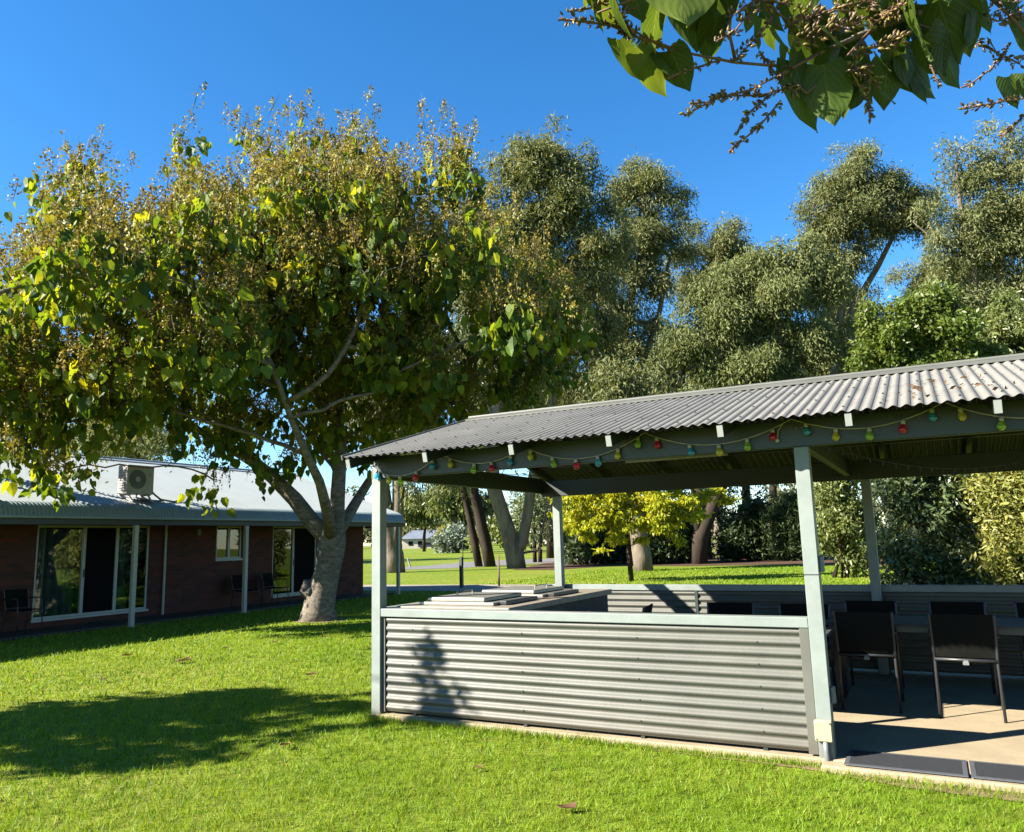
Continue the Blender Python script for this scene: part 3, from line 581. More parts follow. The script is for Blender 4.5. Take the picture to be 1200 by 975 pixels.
# ------------------------------------------------------------------ barbecue counter
bq = empty('barbecue_counter', (-3.9, 7.1, 0.05), 'stone topped barbecue counter with dark block base along the short side wall of the shelter', 'counter')
b = MB(); b.box(-4.42, 6.02, 0.05, -3.30, 8.40, 0.93)
m_, t_, p_ = base_mat('dark_block_wall'); br = N(t_, 'ShaderNodeTexBrick'); tc = N(t_, 'ShaderNodeTexCoord'); sp = N(t_, 'ShaderNodeSeparateXYZ'); cb = N(t_, 'ShaderNodeCombineXYZ')
t_.links.new(tc.outputs['Object'], sp.inputs[0]); t_.links.new(sp.outputs[1], cb.inputs[0]); t_.links.new(sp.outputs[2], cb.inputs[1]); t_.links.new(cb.outputs[0], br.inputs['Vector'])
br.inputs['Scale'].default_value = 1; br.inputs['Brick Width'].default_value = .39; br.inputs['Row Height'].default_value = .19; br.inputs['Mortar Size'].default_value = .006
br.inputs['Color1'].default_value = (.035, .032, .03, 1); br.inputs['Color2'].default_value = (.05, .044, .038, 1); br.inputs['Mortar'].default_value = (.03, .03, .03, 1)
t_.links.new(br.outputs['Color'], p_.inputs['Base Color']); p_.inputs['Roughness'].default_value = .8
b.build('base', m_, bq)
b = MB(); b.box(-4.45, 5.995, 0.932, -3.26, 8.44, 0.985, 0.006); b.build('bench_top', MT['benchtop'], bq)
b = MB(); b.box(-3.296, 7.55, 0.62, -3.288, 7.85, 0.80, 0.002); b.build('panel', MT['steel'], bq)
def bbq(y0, y1, label, handle_at):
    t = empty('barbecue', (-3.9, (y0 + y1) / 2, 0.985), label, 'barbecue', 'steel barbecues set in the counter')
    b = MB(); b.box(-4.30, y0, 0.987, -3.50, y1, 1.012, 0.004); b.build('surround', MT['steel'], t)
    b = MB(); b.box(-4.24, y0 + .05, 1.014, -3.62, y1 - .05, 1.05, 0.008); b.build('lid', MT['steel'], t)
    b = MB(); ym = (y0 + y1) / 2
    b.tube([(handle_at, ym - .14, 1.05), (handle_at, ym - .14, 1.085), (handle_at, ym + .14, 1.085), (handle_at, ym + .14, 1.05)], 0.008, 8); b.build('handle', MT['steel'], t)
    b = MB(); b.box(-3.50 + .002, y0 + .1, 0.988, -3.42, y1 - .1, 1.02, 0.006); b.build('front_tray', MT['blackmetal'], t)
bbq(6.15, 6.98, 'steel barbecue with flat lid at the near end of the counter by the front wall', -4.05)
bbq(7.15, 7.98, 'steel barbecue with flat lid at the far end of the counter by the back post', -3.72)

# ------------------------------------------------------------------ brick unit with bullnose verandah
hs_ = empty('brick_house', (-17, 12, 0), 'long red brick house with pale blue metal roof and bullnose verandah', 'house')
HX = -16.3; HY0, HY1 = 3.0, 20.2; HT = 2.22
ops = [(9.67, 12.32, 0.22, 2.13), (14.27, 15.12, 1.29, 2.13), (16.24, 18.02, 0.22, 2.13)]
b = MB(); y = HY0
for (a, c, z0, z1) in ops:
    b.box(HX - .11, y, 0, HX, a, HT)
    if z0 > 0.01: b.box(HX - .11, a, 0, HX, c, z0)
    b.box(HX - .11, a, z1, HX, c, HT); y = c
b.box(HX - .11, y, 0, HX, HY1, HT)
b.box(-22.5, HY1 - .11, 0, HX - .111, HY1, HT)
gv = [(-16.31, HY1 - .11, HT), (-22.49, HY1 - .11, HT), (-19.4, HY1 - .11, 3.82), (-16.31, HY1, HT), (-22.49, HY1, HT), (-19.4, HY1, 3.82)]
b.add(gv, [(0, 1, 2), (5, 4, 3), (0, 2, 5, 3), (1, 4, 5, 2), (0, 3, 4, 1)])
b.box(-22.5, HY0, 0, -22.39, HY1 - .111, HT)
b.build('wall', MT['brick'], hs_)
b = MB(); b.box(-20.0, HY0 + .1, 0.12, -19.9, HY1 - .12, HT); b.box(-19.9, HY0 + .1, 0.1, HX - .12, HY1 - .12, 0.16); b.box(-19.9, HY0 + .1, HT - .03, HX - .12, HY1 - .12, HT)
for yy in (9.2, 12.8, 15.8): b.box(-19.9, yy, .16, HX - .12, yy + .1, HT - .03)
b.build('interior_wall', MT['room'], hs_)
# bullnose + roof sheet
RB = 0.30; BXc, BZc = -15.05, 2.24
prof = []
for a in np.linspace(-5, 68, 10): prof.append((BXc + RB * math.cos(R_(a)), BZc + RB * math.sin(R_(a))))
top = prof[-1]
ny = int((HY1 + .1 - HY0) / 0.0762 * 6); yy = np.linspace(HY0, HY1 + .1, ny); wv = 0.009 * np.sin(2 * math.pi * yy / 0.0762)
def profile_sheet(pr, name, m):
    pr = np.array(pr); tg = np.gradient(pr, axis=0); nr = unit(np.stack([-tg[:, 1], tg[:, 0]], 1)); nr[nr[:, 1] < 0] *= -1
    V = np.zeros((len(pr), ny, 3)); V[:, :, 0] = pr[:, 0:1] + nr[:, 0:1] * wv; V[:, :, 2] = pr[:, 1:2] + nr[:, 1:2] * wv; V[:, :, 1] = yy
    return npmesh(name, V.reshape(-1, 3), grid_faces(len(pr), ny), m, hs_, smooth=True)
profile_sheet(prof, 'bullnose_roof', MT['bullnose'])
RX, RZ = -19.4, 4.03
profile_sheet([(top[0] - .004, top[1] + .004), ((top[0] + RX) / 2, (top[1] + RZ) / 2), (RX, RZ)], 'roof', MT['housroof'])
profile_sheet([(RX, RZ - .002), ((RX - 23.2) / 2, (RZ + 2.4) / 2), (-23.2, 2.4)], 'rear_roof', MT['housroof'])
b = MB(); b.tube([(RX, HY0, RZ + .01), (RX, HY1 + .12, RZ + .01)], 0.05, 8)
for sg in (-1, 1): b.bar((RX + sg * .12, HY0, RZ - .02), (RX + sg * .12, HY1 + .12, RZ - .02), .22, .012, (sg * .35, 0, 1))
b.build('ridge_cap', MT['housroof'], hs_)
b = MB(); b.box(-14.80, HY0, 2.09, -14.755, HY1 + .11, 2.225, .004); b.box(-16.29, HY1 + .06, 2.09, -14.801, HY1 + .11, 2.2); b.build('fascia', MT['fascia'], hs_)
# side closing panel of the bullnose
b = MB(); pv = [(x, z - .012) for x, z in prof] + [(-16.3, top[1] + .40), (-16.3, 2.205), (BXc + .27, 2.205)]
n_ = len(pv); b.add([(x, HY1 + .06, z) for x, z in pv] + [(x, HY1 + .075, z) for x, z in pv], [tuple(range(n_)), tuple(reversed(range(n_, 2 * n_)))]); b.build('end_panel', MT['bullnose'], hs_)
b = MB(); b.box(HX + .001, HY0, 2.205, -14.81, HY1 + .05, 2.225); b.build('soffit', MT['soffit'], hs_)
b = MB(); b.box(-14.75, HY0, 2.205, -14.66, HY1 + .1, 2.26, .012); b.build('gutter', MT['bullnose'], hs_)
for py in (4.65, 7.75, 10.84, 13.86, 16.95, 20.05):
    b = MB(); b.box(-14.845, py - .045, 0, -14.755, py + .045, 2.088, .004); b.build('verandah_post', MT['postcream'], hs_)
b = MB(); b.tube([(HX + .05, 12.72, 0.05), (HX + .05, 12.72, 2.2)], 0.03, 8); b.build('downpipe', MT['white'], hs_)
b = MB(); b.box(HX + .002, 13.62, 1.9, HX + .09, 13.72, 2.05, .01); b.build('wall_lamp', MT['acdark'], hs_)
def glazing(y0, y1, z0, z1, cuts, name, slide=None):
    fr = MB(); x0, x1 = HX - .075, HX - .02; f = .045
    fr.box(x0, y0, z0, x1, y1, z0 + f); fr.box(x0, y0, z1 - f, x1, y1, z1); fr.box(x0, y0, z0 + f + .001, x1, y0 + f, z1 - f - .001); fr.box(x0, y1 - f, z0 + f + .001, x1, y1, z1 - f - .001)
    fo = fr.build(name, MT['alu'], hs_)
    for c in cuts:
        b = MB(); b.box(x0, c - .035, z0 + f + .002, x1 + .008, c + .035, z1 - f - .002); b.build('mullion', MT['alu'], fo)
    es = [y0 + f] + list(cuts) + [y1 - f]
    for i in range(len(es) - 1):
        a, c = es[i] + (.036 if i else .001), es[i + 1] - (.036 if i + 1 < len(cuts) + 1 else .001)
        if slide == i:
            b = MB(); b.box(HX - .046, a, z0 + f, HX - .04, c, z1 - f); b.build('flyscreen', MT['fly'], fo)
        else:
            b = MB(); b.box(HX - .05, a, z0 + f, HX - .046, c, z1 - f); b.build('pane', MT['glass'], fo)
    sl = MB(); sl.box(HX - .01, y0 - .02, z0 - .05, HX + .04, y1 + .02, z0 - .002); sl.build('sill', MT['alu'], fo)
    if slide is not None:
        b = MB(); b.box(HX - .011, es[slide] + .0, 1.02, HX + .012, es[slide] + .03, 1.2, .004); b.build('handle', MT['blackmetal'], fo)
    return fo
glazing(9.67, 12.32, 0.22, 2.13, (10.72, 11.50), 'sliding_door', 1)
glazing(16.24, 18.02, 0.22, 2.13, (17.06,), 'sliding_door', 1)
glazing(14.27, 15.12, 1.29, 2.13, (14.70,), 'window')
def curtain(y0, y1, z0, z1, x=-16.50):
    u = np.linspace(y0, y1, 60); wv = .035 * np.sin(u * 34) + .012 * np.sin(u * 71)
    V = [(x + wv[i], u[i], z) for z in (z0, z1) for i in range(60)]
    npmesh('curtain', V, grid_faces(2, 60), MT['curtain'], hs_, smooth=True)
curtain(9.75, 10.66, .18, 2.1); curtain(11.56, 12.25, .18, 2.1); curtain(16.3, 17.0, .18, 2.1)
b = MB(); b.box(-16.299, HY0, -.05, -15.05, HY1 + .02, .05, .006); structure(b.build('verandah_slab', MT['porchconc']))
dm = MB(); dm.box(-16.1, 10.75, .053, -15.6, 11.5, .068, .004); tag(dm.build('door_mat', MT['rubber']), 'dark door mat in front of the sliding glass door on the verandah', 'mat')
st_ = MB(); st_.box(-16.25, 9.75, .05, -15.75, 10.55, .13, .01); 
# verandah chairs
GV = 'dark chairs on the brick house verandah'
dup(ch, (-15.95, 9.15, .05), R_(-90), 'dark chair on the verandah left of the wide sliding door', GV)
dup(ch, (-15.95, 14.75, .05), R_(-90), 'dark chair on the verandah under the small window, left of the cream post', GV)
dup(ch, (-15.95, 15.75, .05), R_(-80), 'dark chair on the verandah right of the cream post, near the second sliding door', GV)

# air conditioner on the roof
def hroof(x): return top[1] + (x - top[0]) / (RX - top[0]) * (RZ - top[1])
ac = empty('air_conditioner', (-15.38, 11.12, 2.66), 'white outdoor air conditioning unit on a frame on the pale blue roof', 'air conditioner')
ax0, ax1, ay0, ay1, az0, az1 = -15.54, -15.22, 10.88, 11.54, 2.78, 3.41
b = MB(); b.box(ax0, ay0, az0, ax1, ay1, az1, .012); b.build('casing', MT['acwhite'], ac)
b = MB(); b.lathe([(0.0001, .012), (.06, .012), (.062, .008), (.20, .008), (.212, .002)], 28, (ax1, 11.13, 3.10), 'x'); fg = b.build('fan_grille', MT['acdark'], ac)
b = MB(); b.lathe([(0.0001, .016), (.055, .015), (.06, .0125)], 20, (ax1, 11.13, 3.10), 'x'); b.build('hub', MT['acwhite'], fg)
b = MB()
for r in (.09, .12, .15, .185): b.tube([(ax1 + .012, 11.13 + r * math.cos(a), 3.10 + r * math.sin(a)) for a in np.linspace(0, 2 * math.pi, 28)], .003, 4, False)
b.build('guard_ring', MT['greyplastic'], fg)
b = MB()
for i in range(9): b.box(ax0 + .03, ay0 - .006, az0 + .06 + i * .055, ax1 - .05, ay0 + .001, az0 + .085 + i * .055)
b.build('louvre', MT['acdark'], ac)
b = MB(); b.box(ax1 + .001, 11.37, 2.87, ax1 + .006, 11.51, 3.34, .002); b.build('side_panel', MT['acwhite'], ac)
b = MB(); s3 = .026
for (dy, dz) in ((0, .03), (-.026, -.015), (.026, -.015)):
    cy, cz = 11.44 + dy, 3.21 + dz
    b.add([(ax1 + .008, cy, cz + s3), (ax1 + .008, cy - s3 * .55, cz), (ax1 + .008, cy, cz - s3), (ax1 + .008, cy + s3 * .55, cz)], [(0, 1, 2, 3)])
b.build('emblem', MT['red'], ac)
for yy_ in (10.96, 11.44):
    b = MB()
    b.bar((ax0 - .05, yy_, hroof(ax0 - .05) + .04), (ax1 + .12, yy_, hroof(ax1 + .12) + .04), .04, .03)
    b.bar((ax1 + .06, yy_, hroof(ax1 + .06) + .05), (ax1 - .06, yy_, az0 - .002), .03, .03, (0, 1, 0)); b.bar((ax0 + .02, yy_, hroof(ax0) + .03), (ax0 + .02, yy_, az0 - .002), .03, .03, (0, 1, 0))
    b.bar((ax0, yy_, az0 - .016), (ax1 + .02, yy_, az0 - .016), .035, .03)
    b.build('mounting_frame', MT['acwhite'], ac)
b = MB(); b.tube([(ax1 - .1, 11.54, 2.88), (ax1 - .05, 11.62, 2.78), (ax1 - .02, 11.75, 2.68), (ax1 - .02, 12.1, 2.64), (ax1 - .1, 12.3, 2.68)], .022, 7)
b.tube([(ax1 - .1, 11.2, 2.78), (ax1 + .02, 11.1, 2.70), (ax1 + .02, 11.4, 2.65), (ax1 + .0, 11.8, 2.65)], .018, 7); b.build('pipe', MT['acdark'], ac, True)

# ------------------------------------------------------------------ vegetation toolkit
def blob_points(blobs, n, D=None, rng=RNG):
    """n points inside a list of (centre, radius) blobs, denser near the shells"""
    c = np.array([np.array(b[0]) for b in blobs]); r = np.array([b[1] for b in blobs])
    wgt = r ** 2.4; wgt /= wgt.sum(); idx = rng.choice(len(r), n, p=wgt)
    d = unit(rng.normal(size=(n, 3))); rad = rng.random(n) ** 0.42
    return c[idx] + d * (rad * r[idx])[:, None] * np.array([1, 1, .85])
def grow(seeds, attr, step, kill, infl=1e9, maxit=160):
    """space colonisation. seeds: list of polylines (start at the root). returns nodes, parents"""
    nodes = []; par = []
    for sgi, (pl, attach) in enumerate(seeds):
        prev = attach
        for p in pl:
            nodes.append(np.array(p, float)); par.append(prev); prev = len(nodes) - 1
    alive = np.ones(len(attr), bool)
    P = np.array(nodes)
    d = np.linalg.norm(attr[:, None] - P[None], axis=2); near = d.argmin(1); nd = d.min(1)
    for it in range(maxit):
        alive &= nd > kill
        if not alive.any(): break
        ids = np.where(alive & (nd < infl))[0]
        if len(ids) == 0: break
        dirs = {}
        for i in ids: dirs.setdefault(near[i], []).append(i)
        new = []
        for k_, lst in dirs.items():
            v = unit(attr[lst] - nodes[k_]).sum(0); nv = np.linalg.norm(v)
            if nv < 1e-3: v = RNG.normal(size=3); nv = np.linalg.norm(v)
            v = v / nv + RNG.normal(size=3) * 0.12; v /= np.linalg.norm(v)
            new.append((nodes[k_] + v * step, k_))
        s0 = len(nodes)
        for p, k_ in new: nodes.append(p); par.append(k_)
        Q = np.array([p for p, _ in new])
        ai = np.where(alive)[0]
        d = np.linalg.norm(attr[ai][:, None] - Q[None], axis=2); m_ = d.min(1); am = d.argmin(1)
        up = m_ < nd[ai] - 1e-6; nd[ai[up]] = m_[up]; near[ai[up]] = s0 + am[up]
        if not up.any(): break
    return np.array(nodes), par
def skeleton_mesh(nodes, par, r_tip, r_base, name, m, parent, expo=2.4, nmin=4, wob=0.0, rmin=0.0, over=None, flare=0.0):
    n = len(nodes); kids = [[] for _ in range(n)]
    for i, p in enumerate(par):
        if p is not None and p >= 0: kids[p].append(i)
    acc = np.zeros(n)
    for i in range(n - 1, -1, -1):
        acc[i] = r_tip ** expo if not kids[i] else sum(acc[k] for k in kids[i])
    r = acc ** (1 / expo)
    # remap radii so that the root has r_base
    r = r_tip + (r - r_tip) * (r_base - r_tip) / max(1e-6, r[0] - r_tip)
    hgt = np.zeros(n)
    for i in range(n - 1, -1, -1):
        for k in kids[i]: hgt[i] = max(hgt[i], hgt[k] + np.linalg.norm(nodes[k] - nodes[i]))
    r = np.minimum(r, r_tip * .6 + r_base * (hgt / max(1e-6, hgt.max())) ** .85)
    if over is not None:
        for i, v in over.items(): r[i] = v
    for i, p in enumerate(par):
        if p is not None and p >= 0 and (over is None or i not in over): r[i] = min(r[i], r[p] * (.97 if i == max(kids[p], key=lambda q: r[q]) else .72))
    r = np.maximum(r, r_tip * .5)
    b = MB(); used = set()
    roots = [i for i, p in enumerate(par) if p is None or p < 0]
    stack = [(i, None) for i in roots]
    while stack:
        i, fr = stack.pop(); path = [] if fr is None else [fr]; path.append(i); cur = i
        while kids[cur]:
            ks = sorted(kids[cur], key=lambda q: -r[q]); nx = ks[0]
            for q in ks[1:]: stack.append((q, cur))
            path.append(nx); cur = nx
        rr = [r[q] for q in path]
        if fr is not None: rr[0] = min(rr[0], rr[1] * 1.25)
        if max(rr) < rmin or len(path) < 2: continue
        mx = max(rr); ns = 14 if mx > .15 else 8 if mx > .05 else 5 if mx > .02 else nmin
        if ns == nmin: path_s = path[::2] if len(path) > 4 and path[-1] == path[::2][-1] else path; 
        else: path_s = path
        rs = [r[q] for q in path_s]
        if fr is not None: rs[0] = min(rs[0], rs[1] * 1.25)
        b.tube([nodes[q] for q in path_s], rs, ns)
    V = np.array(b.v)
    if wob:
        V += wob * np.stack([np.sin(V[:, 2] * 5.1 + V[:, 1] * 7) * np.cos(V[:, 0] * 9), np.sin(V[:, 2] * 6.3 + V[:, 0] * 8), 0.4 * np.sin(V[:, 0] * 12 + V[:, 1] * 9)], 1)
        b.v = [tuple(p) for p in V]
    o = b.build(name, m, parent, True)
    return o, r, kids
def leaf_quads(c, dirv, L, W, rng=RNG, fold=0.0):
    """diamond leaves: one quad each. c = base points, dirv = unit directions"""
    n = len(c); side = unit(np.cross(dirv, unit(rng.normal(size=(n, 3)))))
    L = np.broadcast_to(L, n)[:, None]; W = np.broadcast_to(W, n)[:, None]
    nr = np.cross(dirv, side)
    mid = c + dirv * L * .45
    V = np.stack([c, mid + side * W * .5 + nr * W * fold, c + dirv * L, mid - side * W * .5 + nr * W * fold], 1).reshape(-1, 3)
    F = np.arange(n * 4).reshape(n, 4)
    return V, F
def clump_foliage(centres, per, spread, L, W, droop, name, m, parent, flat=.7, rng=RNG, wisp=0.0):
    n = len(centres) * per
    c = np.repeat(centres, per, 0); g_ = rng.normal(size=(n, 3)); g_ = unit(g_) * (rng.random(n) ** .5)[:, None]
    sc = np.repeat(rng.uniform(.65, 1.35, len(centres)), per)
    p = c + g_ * spread * sc[:, None] * np.array([1, 1, flat])
    if wisp:                                       # leaves hang below a small umbrella-shaped spray
        q = g_[:, :2]; rr = np.linalg.norm(q, axis=1); p[:, 2] = c[:, 2] + spread * sc * (.35 - .55 * rr ** 2 + .30 * rng.normal(size=n)) - wisp * rng.random(n) ** 2 * spread
    d = rng.normal(size=(n, 3)) * .75 + g_ * .5; d[:, 2] -= droop; d = unit(d)
    Ls = L * rng.uniform(.4, 1.6, n)
    V, F = leaf_quads(p, d, Ls, W * rng.uniform(.7, 1.3, n), rng)
    base = np.repeat(rng.random(len(centres)), per); rn = np.clip(base * .45 + rng.random(n) * .55, 0, .999)
    return npmesh(name, V, F, m, parent, rnd=rn)

def px_blobs(lst, D, layers=True, dz=1.0):
    out = []
    for (x, y, r) in lst:
        R = r * D / FOC
        if layers and R > dz:
            for o, s in ((-R * .55, .8), (R * .55, .8), (0, 1.0)): out.append((np.array(at(x, y, D + o)), R * s * (.95)))
        else: out.append((np.array(at(x, y, D + RNG.uniform(-.4, .4) * R)), R))
    return out
def tree(name, label, cat, base, stems, blobs, nattr, leafm, barkm, r_base, per, spread, L, W, droop, step, kill, group=None, r_tip=.02, flat=.75, rmin=.0, nfol=None, extra=None, crown_name='crown', wisp=0.0):
    base = Vector(base); t = empty(name, base, label, cat, group)
    attr = blob_points(blobs, nattr)
    if extra is not None: attr = np.vstack([attr, np.array(extra)])
    nodes, par = grow(stems, attr, step, kill)
    skeleton_mesh(nodes, par, r_tip, r_base, 'trunk', barkm, t, rmin=rmin)
    fc = attr if nfol is None else blob_points(blobs, nfol)
    clump_foliage(fc, per, spread, L, W, droop, crown_name, leafm, t, flat, wisp=wisp)
    return t
def stem(p0, p1, n=8, bend=0.0):
    p0 = np.array(p0, float); p1 = np.array(p1, float); sd = np.cross(p1 - p0, [0, 0, 1.]); sd = sd / max(1e-6, np.linalg.norm(sd))
    return [p0 + (p1 - p0) * t + sd * bend * math.sin(math.pi * t) * np.linalg.norm(p1 - p0) for t in np.linspace(0, 1, n)]

# ------------------------------------------------------------------ the big seed-laden tree on the lawn
TB = gnd(376, 727); TD = depth(TB)
tr = empty('flowering_tree', TB, 'big spreading tree on the lawn with golden brown seed heads and hanging heart-shaped leaves', 'tree')
def tp_(px, py, dd=0.0): return np.array(at(px, py, TD + dd))
trunk = [np.array(at(373, 729, TD)) + [0, 0, -.1], tp_(373, 712), tp_(378, 690), tp_(384, 668), tp_(388, 648), tp_(389, 634)]
limbs = [(trunk, None),
         ([tp_(366, 612, .1), tp_(345, 585, .2), tp_(320, 560, .3), tp_(296, 540, .4), tp_(262, 520, .5), tp_(225, 500, .4)], 5),
         ([tp_(393, 612, -.1), tp_(396, 585, -.2), tp_(397, 555, -.2), tp_(400, 520, 0), tp_(396, 480, .2), tp_(402, 440, .3)], 5),
         ([tp_(404, 612, .5), tp_(417, 588, .9), tp_(432, 565, 1.2), tp_(455, 535, 1.4), tp_(490, 505, 1.4), tp_(530, 470, 1.3)], 5),
         ([tp_(384, 600, -.8), tp_(375, 565, -1.6), tp_(358, 530, -2.2), tp_(340, 490, -2.6)], 5),
         ([tp_(392, 545, .8), tp_(370, 520, 1.6), tp_(345, 490, 2.2), tp_(318, 455, 2.6)], 14)]
tb = [(85, 232, 52), (60, 312, 70), (30, 420, 75), (58, 500, 58), (-10, 480, 60), (150, 300, 75), (160, 420, 95), (150, 472, 46), (240, 255, 80), (250, 380, 105), (265, 480, 62),
      (330, 222, 78), (350, 320, 105), (380, 435, 85), (300, 500, 40), (420, 218, 68), (450, 300, 95), (480, 415, 85), (470, 470, 38), (520, 205, 48), (538, 178, 32), (550, 290, 75), (590, 370, 70),
      (600, 440, 48), (630, 355, 46), (555, 462, 40), (222, 178, 36), (305, 165, 34), (368, 162, 38), (100, 195, 26), (50, 235, 26), (-60, 380, 85), (-60, 470, 60), (430, 158, 20), (480, 165, 30), (640, 420, 30), (30, 540, 32), (250, 560, 26), (225, 530, 26), (400, 500, 30), (655, 400, 36), (610, 465, 34), (520, 492, 34), (455, 515, 26), (560, 498, 26), (662, 350, 26), (640, 460, 24), (425, 515, 24), (345, 535, 26), (672, 385, 26), (668, 430, 22), (655, 320, 24), (625, 300, 26), (205, 478, 38), (270, 512, 42), (330, 500, 38), (240, 540, 22), (300, 545, 20), (400, 470, 42), (450, 485, 38), (640, 490, 18), (600, 500, 20), (480, 505, 30), (100, 540, 26), (60, 555, 22), (500, 470, 40)]
tblobs = []
tb2 = []
for (x, y, r) in tb:
    tb2.append((x, y, r * .66))
    for _ in range(3 if r > 40 else 2):
        a_ = RNG.uniform(0, 6.28); tb2.append((x + math.cos(a_) * r * .78, y + math.sin(a_) * r * .74, r * RNG.uniform(.2, .38)))
for (x, y, r) in tb2:
    R = r * TD / FOC; q_ = -2.6 if x < 190 else -1.2 if x < 260 else 0
    if r >= 44:
        for o, s in (((-2.9, .8), (0, 1), (2.9, .8), (-1.4, .9)) if y < 400 else ((-.6, .9), (.8, 1), (2.4, .8))): tblobs.append((tp_(x, y, o + q_), R * s))
    elif r >= 28:
        for o, s in (((-1.5, .9), (1.5, .9)) if y < 430 else ((0, .9), (1.8, .9))): tblobs.append((tp_(x, y, o + q_), R * s))
    else: tblobs.append((tp_(x, y, RNG.uniform(-1.2, 1.2) + q_), R))
for (x, y, r) in ((330, 380, 52), (400, 370, 55), (450, 400, 45), (300, 425, 36), (370, 320, 50), (430, 320, 45), (280, 340, 45), (500, 430, 40)): tblobs.append((tp_(x, y, -2.3), r * TD / FOC * .85))
tat = blob_points(tblobs, 2400)
tat = tat[tat[:, 2] > 2.5]
nodes, par = grow(limbs, tat, .30, .42)
over = {0: .45, 1: .345, 2: .29, 3: .268, 4: .275, 5: .30}
for i_, v in zip(range(6, 12), (.175, .16, .14, .12, .10, .075)): over[i_] = v
for i_, v in zip(range(12, 18), (.19, .16, .14, .12, .09, .07)): over[i_] = v
for i_, v in zip(range(18, 24), (.13, .11, .095, .08, .065, .05)): over[i_] = v
for i_, v in zip(range(24, 28), (.12, .095, .075, .055)): over[i_] = v
for i_, v in zip(range(28, 32), (.09, .08, .07, .05)): over[i_] = v
tk, rr_, kids_ = skeleton_mesh(nodes, par, .008, .40, 'trunk', MT['bark_grey'], tr, over=over, wob=.012)
# knobby scar on the trunk
kb = MB(); kc = tp_(363, 691, -.02); kv = []
b = MB(); b.lathe([(.0001, -.06), (.09, -.03), (.16, .05), (.20, .14), (.18, .24), (.11, .34), (.0001, .40)], 20, Vector(kc) - Vector((0, 0, .17)))
V = np.array(b.v); V += .035 * np.sin(V[:, [1, 2, 0]] * 27) + RNG.normal(size=V.shape) * .008; b.v = [tuple(p) for p in V]; b.build('burl', MT['bark_grey'], tr, True)
# heart leaves for the crown: 4 triangles each, folded along the midrib
def heart_batch(base, dirv, L, rng=RNG):
    n = len(base); side = unit(np.cross(dirv, unit(rng.normal(size=(n, 3)) + [0, 0, .2]))); nr = np.cross(side, dirv); L = L[:, None]
    wd = L * .40; fd = L * .10
    p = [base - dirv * L * .0, base - dirv * L * .08 + side * wd * .6 + nr * fd * .6, base + dirv * L * .25 + side * wd + nr * fd, base + dirv * L * .62 + side * wd * .72 + nr * fd * .5,
         base + dirv * L - nr * fd * 1.2, base + dirv * L * .62 - side * wd * .72 + nr * fd * .5, base + dirv * L * .25 - side * wd + nr * fd, base - dirv * L * .08 - side * wd * .6 + nr * fd * .6, base + dirv * L * .45]
    V = np.stack(p, 1).reshape(-1, 3); o = np.arange(n)[:, None] * 9
    F = np.stack([o + np.array(q) for q in ([0, 1, 2, 8], [8, 2, 3, 4], [0, 8, 6, 7], [8, 4, 5, 6])], 1).reshape(-1, 4)
    return V, F
rng = RNG
sel = rng.random(len(tat)) < .80
cl = tat[sel]; per = 12                         # leaves hang in short strings below each twig end
c = np.repeat(cl, per, 0); n = len(c)
hang = rng.random(n); c = c + np.stack([rng.normal(size=n) * (.09 + .08 * hang), rng.normal(size=n) * (.09 + .08 * hang), .1 - hang * .62], 1)
d = rng.normal(size=(n, 3)) * .36; d[:, 2] -= 1.0; d = unit(d)
V, F = heart_batch(c, d, rng.uniform(.10, .25, n))
rb_ = np.repeat(rng.random(len(cl)) ** 1.2, per); rn = np.clip(rb_ * .6 + rng.random(n) * .42, 0, .999)
npmesh('crown', V, F, MT['paul_leaf'], tr, rnd=np.repeat(rn, 4), smooth=False)
# upright seed panicles
pc = np.vstack([tat, tat[rng.random(len(tat)) < .5] + rng.normal(size=(int(0), 3)) if False else tat + rng.normal(size=tat.shape) * .22]); pc = np.vstack([pc, (tat + rng.normal(size=tat.shape) * .3 + [0, 0, .1])[rng.random(len(tat)) < .6]])
npod = 46; h = rng.uniform(.28, .6, len(pc)); cc = np.repeat(pc, npod, 0); n = len(cc); t = rng.random(n); hh = np.repeat(h, npod)
lean = np.repeat(rng.normal(size=(len(pc), 3)) * .28, npod, 0); lean[:, 2] = 1; lean = unit(lean)
rad = (1 - t) * .19 + .015; off = unit(rng.normal(size=(n, 3))) * (rad * rng.random(n) ** .5)[:, None]
p = cc + lean * (t * hh)[:, None] + off
d = unit(rng.normal(size=(n, 3)) + lean * .8)
V, F = leaf_quads(p, d, rng.uniform(.04, .075, n), rng.uniform(.026, .045, n))
rn = np.clip(np.repeat(rng.random(len(pc)), npod) * .6 + rng.random(n) * .4, 0, .999)
npmesh('seed_heads', V, F, MT['pod'], tr, rnd=rn)
# panicle stalks: thin dark slivers
a = pc; h3 = unit(rng.normal(size=(len(pc), 3)) * .25 + [0, 0, 1]); V, F = leaf_quads(a - h3 * .2, h3, h + .25, .014); npmesh('stalks', V, F, MT['twig'], tr)
# dry ring at the trunk foot
ang = np.linspace(0, 2 * math.pi, 26)[:-1]; flat('tree_base_dirt', [(TB.x + (.62 + .10 * math.sin(3 * q) + .06 * math.sin(7 * q)) * math.cos(q), TB.y + (.62 + .1 * math.cos(2 * q)) * math.sin(q)) for q in ang], .006, MT['dirt'])

